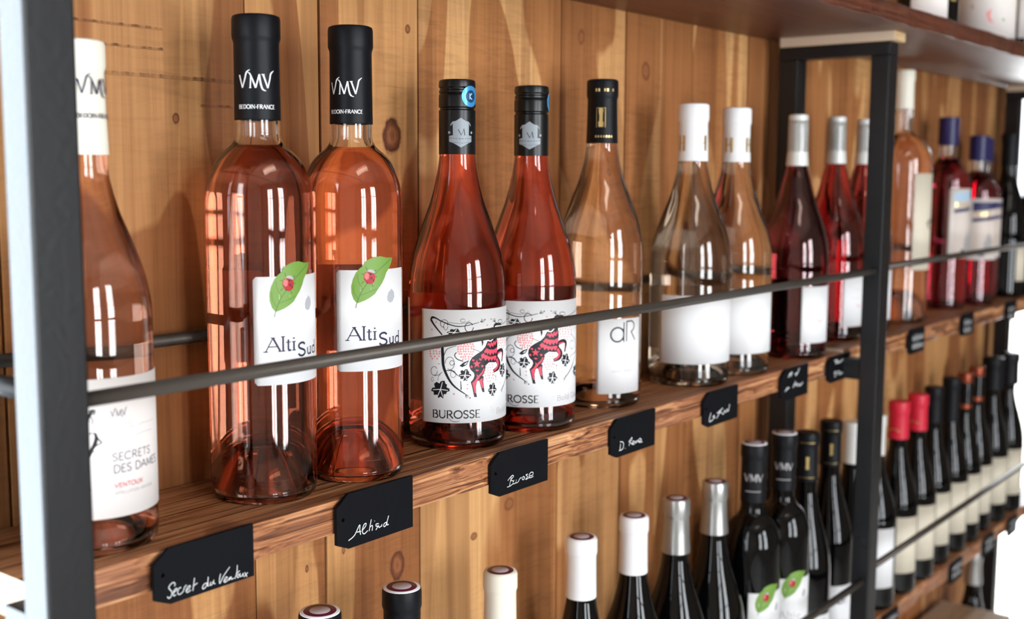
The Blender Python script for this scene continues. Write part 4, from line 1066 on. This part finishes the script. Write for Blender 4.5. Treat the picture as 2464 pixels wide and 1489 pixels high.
# 6 - black and gold capped bottle
b, c = bottle(RO, 'pale rose bottle with narrow two letter label and black and gold capsule', 'wine bottle', .6319, .0591, 0., -23.5, prof_burgundy(.0415, .314, .0146, .150, .256), .0415, .022, .2575, M['w_pale'],
              dict(kind='caps', z0=.2560, z1=.3173, r=.0154, rt=.0146, rb=.0155, mat=M['cap_black'], lip=.017))
o = math.radians(-62+23.5)*.0153*1000
els = [('p', 'gold', [(o-2.2, 271.5), (o+2.2, 271.5), (o+2.5, 276.), (o+1.6, 277.), (o+1.8, 285.), (o+2.4, 287.), (o+1.6, 289.5), (o-1.8, 289.5), (o-2.2, 286.), (o-1.4, 282.), (o-1.6, 277.), (o-2.5, 276.)]),
       ('l', 'gold', .35, [(o+4.2, 271.), (o+4.2, 289.5)]), ('l', 'gold', .35, [(o-4.2, 271.), (o-4.2, 289.5)]), ('l', 'gold', .35, [(o-4.2, 289.5), (o+4.2, 289.5)])]
o2 = math.radians(-50+23.5)*.0153*1000
els += [('l', 'gold', 1.3, [(o2-8+2.6*k, 261.4), (o2-8+2.6*k, 263.4)]) for k in range(7)] + [('l', 'gold', 1.5, [(o2-8+2.8*k, 305.2), (o2-8+2.8*k, 308.)]) for k in (0, 1, 3, 4, 6)]
printed('lettering', c, els, .01575, 0., 0., .0002)
l = label_patch('label', b, .0415, -35.5, 35.5, .0150, .0880, M['paper'], corner=.0006)
rr = 6.9
LAYER['pale_grey'] = 0
dR = [('p', 'pale_grey', [(-5.6+6.4*math.cos(2*PI*i/24), 72.7+6.4*math.sin(2*PI*i/24)) for i in range(24)]),
      ('l', 'black', 1.6, [(-5.6+rr*math.cos(2*PI*i/24), 72.7+rr*math.sin(2*PI*i/24)) for i in range(25)]), ('l', 'black', 1.2, [(1.4, 65.), (1.4, 84.5)]), ('p', 'black', [(1.6, 66.), (1.6, 70.5), (-.6, 67.8)]), ('p', 'black', [(1.6, 76.), (1.6, 79.), (-.8, 78.)]),
      ('l', 'black', 1.2, [(4.6, 65.5), (4.6, 85.6)]), ('l', 'black', 1.2, [(4.6, 85.2), (9.6, 85.2)]), ('l', 'black', 1.2, arc(9.4, 80.2, 5.6, 5.2, 88, -72)), ('l', 'black', 1.2, [(10.4, 75.2), (16.4, 66.2)])]
printed('monogram', l, dR, .0415)
printed('lettering', l, text('RENNE', -11.5, 52.6, 2.4, 'pale_grey', .2, .16, width=17.) + [('l', 'pale_grey', .9, [(-11.5, 60), (8, 60)]), ('l', 'pale_grey', 2.2, [(-11.5, 37), (-1, 37)]), ('l', 'pale_grey', 2.2, [(2, 37), (12, 37)])], .0415)

# 7, 8 - white capsules with gold letters
def hcap(lab, x, y, ang, h0):
    b, c = bottle(RO, lab, 'wine bottle', x, y, 0., ang, prof_burgundy(.044, .298, .0152, .130, .241), .044, .024, .2435, M['w_blush'],
                  dict(kind='caps', z0=.2405, z1=.3016, r=.0163, rt=.0156, rb=.0164, mat=M['cap_white'], lip=.0185), 'blush rose bottles with white capsules', 56)
    els = []
    for k in range(4):
        o = math.radians(h0-ang+88*k)*.0163*1000
        els += text('H', o-4.6, 252., 15., 'gold', .19, .08, width=9.2, serif=.14)
    printed('lettering', c, els, .0163, 0., 0., .0003)
    l = label_patch('label', b, .044, -78, 78, .0252, .0985, M['paper'])
    printed('lettering', l, text('INT', -3., 57., 7., 'pale_grey', .14, .06, width=15., serif=.1) + [('l', 'pale_grey', .4, [(-2, 46.), (20, 46.)]), ('l', 'pale_grey', .5, [(2, 74.), (16, 74.)])], .044)
hcap('blush rose bottle with wide white label and gold lettered white capsule', .7928, .0493, -26., -108.)
hcap('blush rose bottle with wide white label and white capsule beside a deep rose bottle', .8882, .0477, -34., -92.)

# 9-11 - deep rose bottles with long pearl capsules
def deep(lab, x, y, ang, z=0.):
    b, c = bottle(RO, lab, 'wine bottle', x, y, z, ang, prof_burgundy(.043, .297, .0128, .120, .236), .043, .02, .2395, M['w_deep'],
                  dict(kind='caps', z0=.2375, z1=.3005, r=.0138, rt=.0112, rb=.0138, mat=M['cap_pearl'], lip=.014), 'deep rose bottles with pearl capsules', 48)
    l = label_patch('label', b, .043, -32, 32, .020, .090, M['paper'])
    printed('lettering', l, [('l', 'pale_grey', .5, [(-8, 70), (8, 70)]), ('l', 'pale_grey', .5, [(-10, 58), (10, 58)]), ('l', 'pale', 1.2, [(-2, 50), (4, 46), (8, 50)])], .043)
deep('deep rose bottle with pearl capsule in front of the back steel post', 1.0450, .0450, -19.)
deep('deep rose bottle with pearl capsule just beyond the middle frame', 1.1987, .0600, -14., .004)
deep('deep rose bottle with pearl capsule half hidden by the middle front post', 1.2880, .0560, -14., .004)

# 12 - large rose bottle in the second bay
Z2 = .004
b, c = bottle('large_rose_bottle', 'tall large rose bottle with ivory capsule and cream label past the middle post', 'wine bottle', 1.456, .0640, Z2, -12., [(r*1.22 if z < .235 else r*(1.22-.22*min(1, (z-.235)/.02)), z*1.15) for r, z in prof_altisud(.037, .33, .0135)], .0451, .045, .283, M['w_salmon'],
              dict(kind='caps', z0=.322, z1=.3805, r=.0140, rt=.0137, rb=.0142, mat=M['cap_ivory'], lip=.016), None, 48)
l = label_patch('label', b, .0451, -32, 34, .080, .225, M['paper_cream'])
printed('lettering', l, [('p', 'black', [(2, 150), (10, 158), (12, 155), (8, 150), (13, 142), (10, 140), (6, 147)]), ('l', 'grey', .6, [(8, 160), (16, 172)]), ('p', 'black', [(12, 152), (22, 158), (20, 150)])], .0451)

# 13-15 - raspberry liqueur with navy screw caps
def liqueur(lab, x, y, R, H, ang, pic):
    b, c = bottle('liqueur_bottle', lab, 'bottle', x, y, Z2, ang, prof_liqueur(R, H), R, .010, H*.79, M['w_liq'],
                  dict(kind='cap', z0=H*.855, z1=H, r=.0165, mat=M['cap_navy']), 'raspberry liqueur bottles with navy caps', 48)
    LAYER.update(sky=1, navy=1, beige=0, gold=2)
    wl = R*1000*.95
    l = label_patch('label', b, R, -58, 58, H*.27, H*.63, M['paper_warm'], corner=.003)
    t, bt = H*.63*1000-6, H*.27*1000+6
    els = [('p', 'beige', [(-wl+6, bt), (wl-6, bt), (wl-6, t-8), (-wl+6, t-8)])]
    els += [('p', 'sky' if pic else 'navy', [(-wl+6, t-16), (wl-6, t-10), (wl-6, t), (-wl+6, t)]), ('p', 'navy', [(-wl+6, t-34), (wl-6, t-28), (wl-6, t-22), (-wl+6, t-28)])]
    els += [('l', 'gold', 2.4, [(-wl+10+6*k, t-24), (-wl+10+6*k, t-17)]) for k in range(5)]
    els += [('p', 'grey', [(-8, bt+4), (6, bt+4), (10, bt+26), (2, bt+40), (-6, bt+24)]), ('p', 'navy', [(-16, bt), (-4, bt), (-6, bt+8), (-14, bt+8)])]
    printed('label_print', l, els, R)
liqueur('red liqueur bottle with navy cap beside the large rose bottle', 1.6780, .0680, .0385, .3185, -6., True)
liqueur('red liqueur bottle with navy cap and blue banded label beside the dark bottles', 1.7780, .0475, .0350, .2905, -38., False)
liqueur('red liqueur bottle with navy cap squeezed behind its neighbour', 1.8580, .0640, .0345, .2880, -38., False)

# 16, 17 - dark bottles at the end of the second bay
def dark(lab, x, y, z, H, R, ang, caps, lab_m=None, lz=(.03, .12), la=(-60, 40), group=None, name=DK, prof=None, seg=40):
    caps = dict(caps); caps['z1'] = H; caps['z0'] = H-caps.pop('len', .06)
    pf = prof or prof_burgundy(R, H-.003, .0140, H*.42, H*.80)
    b, c = bottle(name, lab, 'wine bottle', x, y, z, ang, pf, R, .02, 0, None, caps, group, seg)
    l = label_patch('label', b, R, la[0], la[1], lz[0], lz[1], lab_m) if lab_m else None
    return b, c, l
BK = dict(kind='caps', r=.0150, rt=.0147, rb=.0150, mat=M['cap_black'])
dark('black bottle with a black capsule next to the raspberry liqueur on the middle shelf', 1.9500, .0450, Z2, .300, .036, -20., BK, M['paper_cream'], (.03, .10), (-20, 40))
b, c, l = dark('black bottle with a small gold dot at the end of the middle shelf', 2.0350, .0150, Z2, .31, .034, -20., BK, M['paper_cream'], (.04, .11), (-10, 50))
printed('gold_dot', b, [('d', 'gold', (-14., 0.), 5.5)], .0341, .175)  # single gold disc on the side of the bottle

# ------------------------------------------------------------------ lower shelf
WH = dict(kind='caps', r=.0150, rt=.0146, rb=.0151, mat=M['cap_white'], seal=M['cap_white'])
SI = dict(kind='caps', r=.0152, rt=.0142, rb=.0165, mat=M['cap_silver'], seal=M['cap_silver'], lip=.019)
BS = dict(kind='caps', r=.0150, rt=.0152, rb=.0150, mat=M['cap_black'], seal=M['cap_white'])
g = 'dark bottles on the lower shelf'
dark('dark bottle with black capsule and white rimmed seal under the leaf label bottles', .2433, .045, ZL, .321, .037, -20., BS, group=g, prof=prof_altisud(.037, .318, .0140))
dark('dark bottle with black capsule below the knot in the planks', .3316, .045, ZL, .315, .037, -20., BS, group=g, prof=prof_altisud(.037, .312, .0140))
dark('dark bottle with cream capsule on the lower shelf', .4583, .045, ZL, .2945, .040, -20., dict(WH, mat=M['cap_ivory'], seal=M['cap_ivory']), group=g)
dark('dark bottle with white capsule nearest the cream capped bottle', .5850, .045, ZL, .2945, .040, -20., WH, M['paper'], (.03, .11), (-50, 50), g)
dark('dark bottle with white capsule nearest the silver capped bottles', .6799, .045, ZL, .2940, .040, -20., WH, M['paper'], (.03, .11), (-50, 50), g)
dark('dark bottle with silver capsule beside the white capped bottle', .7660, .045, ZL, .2940, .038, -20., SI, M['paper'], (.03, .11), (-50, 50), g)
dark('dark bottle with silver capsule beside the black capped leaf label bottle', .8480, .042, ZL, .2965, .038, -20., SI, M['paper'], (.03, .11), (-50, 50), g)
def dark_leaf(lab, x, y, ang, H):
    b, c, l = dark(lab, x, y, ZL, H, .0343, ang, dict(BS, r=.0150, len=.070), M['paper'], (.0835, .157), (-48, 48), 'dark bottles with leaf labels', prof=prof_altisud(.0343, H-.003, .0143))
    o = math.radians(-64-ang)*.0151*1000
    els = []
    for k in range(2): els += text('VMV', o-11+k*34, H*1000-44, 9., 'grey', .16, .08, width=22.) + [('l', 'grey', .9, [(o-9+k*30, H*1000-56), (o+9+k*30, H*1000-56)])]
    printed('lettering', c, els, .0152, 0., 0., .0006)
    printed('leaf_print', l, ART['leaf_label'], .0343)
    printed('lettering', l, text('Alti', -23.4, 106.4, 9.4, 'grey', .13, .055, width=21.6, serif=.12, gap=.05) + text('S', 0., 101.8, 9., 'grey', .15, .06, width=7.8) + text('ud', 9., 101.9, 8.2, 'grey', .11, .05, width=13.5), .0343)
dark_leaf('dark bottle with leaf label and black capsule beside the silver capped bottle', .9205, .030, -20., .3305)
dark_leaf('dark bottle with leaf label and black capsule beside the purple ring label', .9890, .024, -28., .3320)
def dark_dr(lab, x, y, ang, H):
    b, c, l = dark(lab, x, y, ZL, H, .0350, ang, dict(BK, len=.062), M['paper'], (.015, .088), (-40, 40), 'dark bottles with purple ring labels')
    els = [('l', 'purple', 2.2, [(-6+6.5*math.cos(2*PI*i/20), 70+6.5*math.sin(2*PI*i/20)) for i in range(21)]), ('l', 'purple', .8, [(1.5, 62), (1.5, 82)]), ('l', 'purple', .8, [(5, 62), (5, 82)]), ('l', 'purple', .8, [(5, 82), (10, 82)])]
    printed('monogram', l, els, .0350)
    o = math.radians(-62-ang)*.0151*1000; h = H*1000
    els = [('p', 'gold', [(o-2, h-46), (o+2, h-46), (o+1.6, h-40), (o+2, h-30), (o-2, h-30), (o-1.6, h-40)]), ('l', 'gold', .5, [(o-10, h-12), (o+10, h-12)]), ('l', 'gold', .5, [(o-10, h-57), (o+10, h-57)])]
    printed('lettering', c, els, .0153, 0., 0., .0004)
dark_dr('dark bottle with purple ring label beside the leaf label bottle', 1.0605, .026, -24., .3205)
dark_dr('dark bottle with purple ring label beside the middle front post', 1.1850, .047, -24., .3120)
dark('dark bottle with slim pearl capsule partly behind the middle front post', 1.2720, .050, ZL+.004, .2920, .036, -24., dict(BK, mat=M['cap_pearl']), M['paper'], (.03, .11), (-45, 35), g)
g2 = 'dark bottles with cream labels in the second lower bay'
dark('dark bottle with slim white capsule just past the middle post', 1.3490, .047, ZL+.004, .2900, .036, -35., dict(BK, mat=M['cap_pearl']), M['paper'], (.035, .125), (-45, 30), g2)
RD = dict(kind='caps', r=.0158, rt=.0155, rb=.0160, mat=M['cap_red'], len=.058, lip=.018)
CO = dict(kind='caps', r=.0138, rt=.0132, rb=.0142, mat=M['cap_copper'], len=.062)
for lab, x, y, h, cp in (('dark bottle with bright red capsule beside the slim white capsule', 1.4380, .045, .2975, RD), ('dark bottle with bright red capsule beside a black capsule', 1.5210, .045, .2965, RD),
                         ('dark bottle with black capsule beside the red capsules', 1.6110, .050, .2950, BK), ('dark bottle with black capsule beside a copper capsule', 1.6960, .049, .2990, dict(BK, len=.075)),
                         ('dark bottle with copper capsule beside a black capsule', 1.7680, .049, .2975, CO), ('dark bottle with copper capsule beside the thick black capsules', 1.8440, .052, .2990, CO),
                         ('dark bottle with thick black capsule beside the copper capsule', 1.9280, .048, .3060, dict(BK, r=.0195, rt=.0190, rb=.0195)), ('dark bottle with thick black capsule by the end frame', 2.0160, .044, .3050, dict(BK, r=.0195, rt=.0190, rb=.0195))):
    b, c, l = dark(lab, x, y, ZL+.004, h, .0345, -40., cp, M['paper_cream'], (.034, .122), (-48, 42), g2)
    if cp is RD: printed('gold_line', c, [('l', 'gold', 1.2, [(-26, h*1000-46), (-14, h*1000-42), (-6, h*1000-46)])], .0159, 0., 0., .0004)
    printed('label_print', l, [('l', 'beige', .6, [(-14, 100), (14, 100)]), ('l', 'beige', .8, [(-16, 84), (14, 80)]), ('l', 'beige', .6, [(-12, 60), (12, 60)])], .0345)

# ------------------------------------------------------------------ top shelf bottles
for lab, x, y, R, la, lz in (('dark bottle with plain white label at the post end of the top shelf', 1.270, -.030, .040, (-88, -17), (-.0, .055)), ('dark bottle with large splashed white label on the top shelf', 1.515, -.030, .045, (-128, 16), (.004, .12)),
                             ('dark bottle with gold band and pale label farther along the top shelf', 1.690, -.030, .042, (-60, 50), (.02, .10))):
    b, c, l = dark(lab, x, y, .4225, .30, R, -15., BK, M['paper_warm'], (max(lz[0], .004), lz[1]), la, 'bottles standing on the top shelf')
    if R == .045:
        printed('label_print', l, [('p', 'pale', [(-44, 40), (-36, 46), (-38, 34), (-32, 24), (-40, 28)]), ('p', 'beige', [(-66, 50), (-62, 56), (-61, 44)]), ('d', 'leaf', (-18., 30.), 2.)], R)
    label_patch('gold_band', b, R, la[1]+6, la[1]+22, .03, .09, M['gold'])

# ------------------------------------------------------------------ slate price tags
def slate(x0, w, ztop, zbot, strokes, lab, yf=0., ch=.011, cz=.0085, wst=.62, group='slate price tags on the shelf edge'):
    t = empty('price_tag', (x0, yf-.0022, ztop)); tag(t, lab, 'price tag', group)
    out = [(0, -cz), (ch, 0), (w, 0), (w, zbot-ztop+.0004), (ch, zbot-ztop), (0, zbot-ztop+cz*.55)]
    hx, hz, hr = .006, (zbot-ztop)*.45, .0014
    hole = [(hx+hr*math.cos(2*PI*i/12), hz+hr*math.sin(2*PI*i/12)) for i in range(12)]
    bm = bmesh.new()
    ov = [bm.verts.new((x, 0, z)) for x, z in out]; hv = [bm.verts.new((x, 0, z)) for x, z in hole]
    es = [bm.edges.new((a[i], a[(i+1) % len(a)])) for a in (ov, hv) for i in range(len(a))]
    bmesh.ops.triangle_fill(bm, use_beauty=True, edges=es)
    r = bmesh.ops.extrude_face_region(bm, geom=bm.faces[:])
    for v in [g_ for g_ in r['geom'] if isinstance(g_, bmesh.types.BMVert)]: v.co.y -= .0026
    bmesh.ops.recalc_face_normals(bm, faces=bm.faces[:])
    obj('board', bm, M['slate'], t)
    if strokes:
        els = [('l', 'chalk', wst, s) for s in strokes]
        bm, ms = print_mesh(els, lambda s, q, d: Vector((s/1000, -.0026-d, q/1000-ztop)), base=.00015)
        obj('handwriting', bm, ms, t)
    return t
slate(.067, .075, .0015, -.0335, ART['chalk_secret'], 'black slate tag with three chalk words under the ivory capped bottle', wst=.45)
slate(.215, .077, .0030, -.0365, ART['chalk_altisud'], 'black slate tag with one chalk word under the leaf label bottles', wst=.6)
slate(.384, .077, .0010, -.0355, ART['chalk_burosse'], 'black slate tag with one chalk word under the goat label bottles', wst=.5)
slate(.558, .078, .0005, -.0360, ART['chalk_reme'], 'black slate tag with a chalk initial and word under the black and gold capsule')
slate(.732, .075, .0003, -.0365, ART['chalk_jonchai'], 'black slate tag with slanting chalk writing under the blush bottles', wst=.8)
slate(.914, .073, .0010, -.0360, ART['chalk_two_lines'], 'black slate tag with two short chalk lines under the pearl capped bottle', wst=1.0)
slate(1.045, .070, .0000, -.0330, ART['chalk_far'], 'black slate tag with two chalk lines beside the middle front post', wst=1.0)
def scrib(seed, w, n=2):
    r = random.Random(seed); o = []
    for k in range(n):
        y = -10-12*k; x = w*.25
        while x < w*.8:
            o.append([(x, y), (x+3, y+5+r.random()*3), (x+4, y-1), (x+7, y+3)]); x += 9
    return o
slate(1.325, .066, .0060, -.0300, scrib(1, 66), 'black slate tag under the large rose bottle', wst=.9)
slate(1.558, .064, .0070, -.0280, scrib(2, 64), 'black slate tag under the navy capped liqueur', wst=.9)
slate(1.800, .064, .0070, -.0280, scrib(3, 64), 'black slate tag under the dark bottles of the middle shelf', wst=.9)
for x, sd, lab in ((1.30, 4, 'black slate tag on the lower shelf by the middle post'), (1.60, 5, 'black slate tag on the lower shelf under the black capsules'), (1.78, 6, 'black slate tag on the lower shelf under the copper capsules'), (1.93, 7, 'black slate tag at the end of the lower shelf')):
    slate(x, .066, ZL+.004, ZL-.032, [[(a, b+ZL*1000) for a, b in s] for s in scrib(sd, 66)], lab, yf=.012, wst=.9, group='slate price tags on the lower shelf edge')

# ------------------------------------------------------------------ bottom shelf and floor things seen at the lower right
dark('clear topped bottle with silver capsule standing on the bottom shelf', 1.906, .058, ZB, .318, .037, -30., SI, M['paper_cream'], (.03, .11), (-50, 50))

cr = empty('wooden_crate', (1.63, .039, ZB)); tag(cr, 'pale wooden crate with board lid standing on the bottom shelf', 'crate')
def crate_part(name, b):
    bm = boxes([b], .0012); bm.transform(Matrix.Translation(-Vector(cr.location))); obj(name, bm, M['crate'], cr)
for x in (1.400, 1.851): crate_part('end_panel', (x, x+.012, -.022, .100, ZB, -.588))
for y in (-.022, .092): crate_part('side_panel', (1.412, 1.851, y, y+.008, ZB, -.588))
for k in range(3): crate_part('lid_board', (1.398, 1.865, -.024+.0420*k, .0165+.0420*k, -.588, -.574))
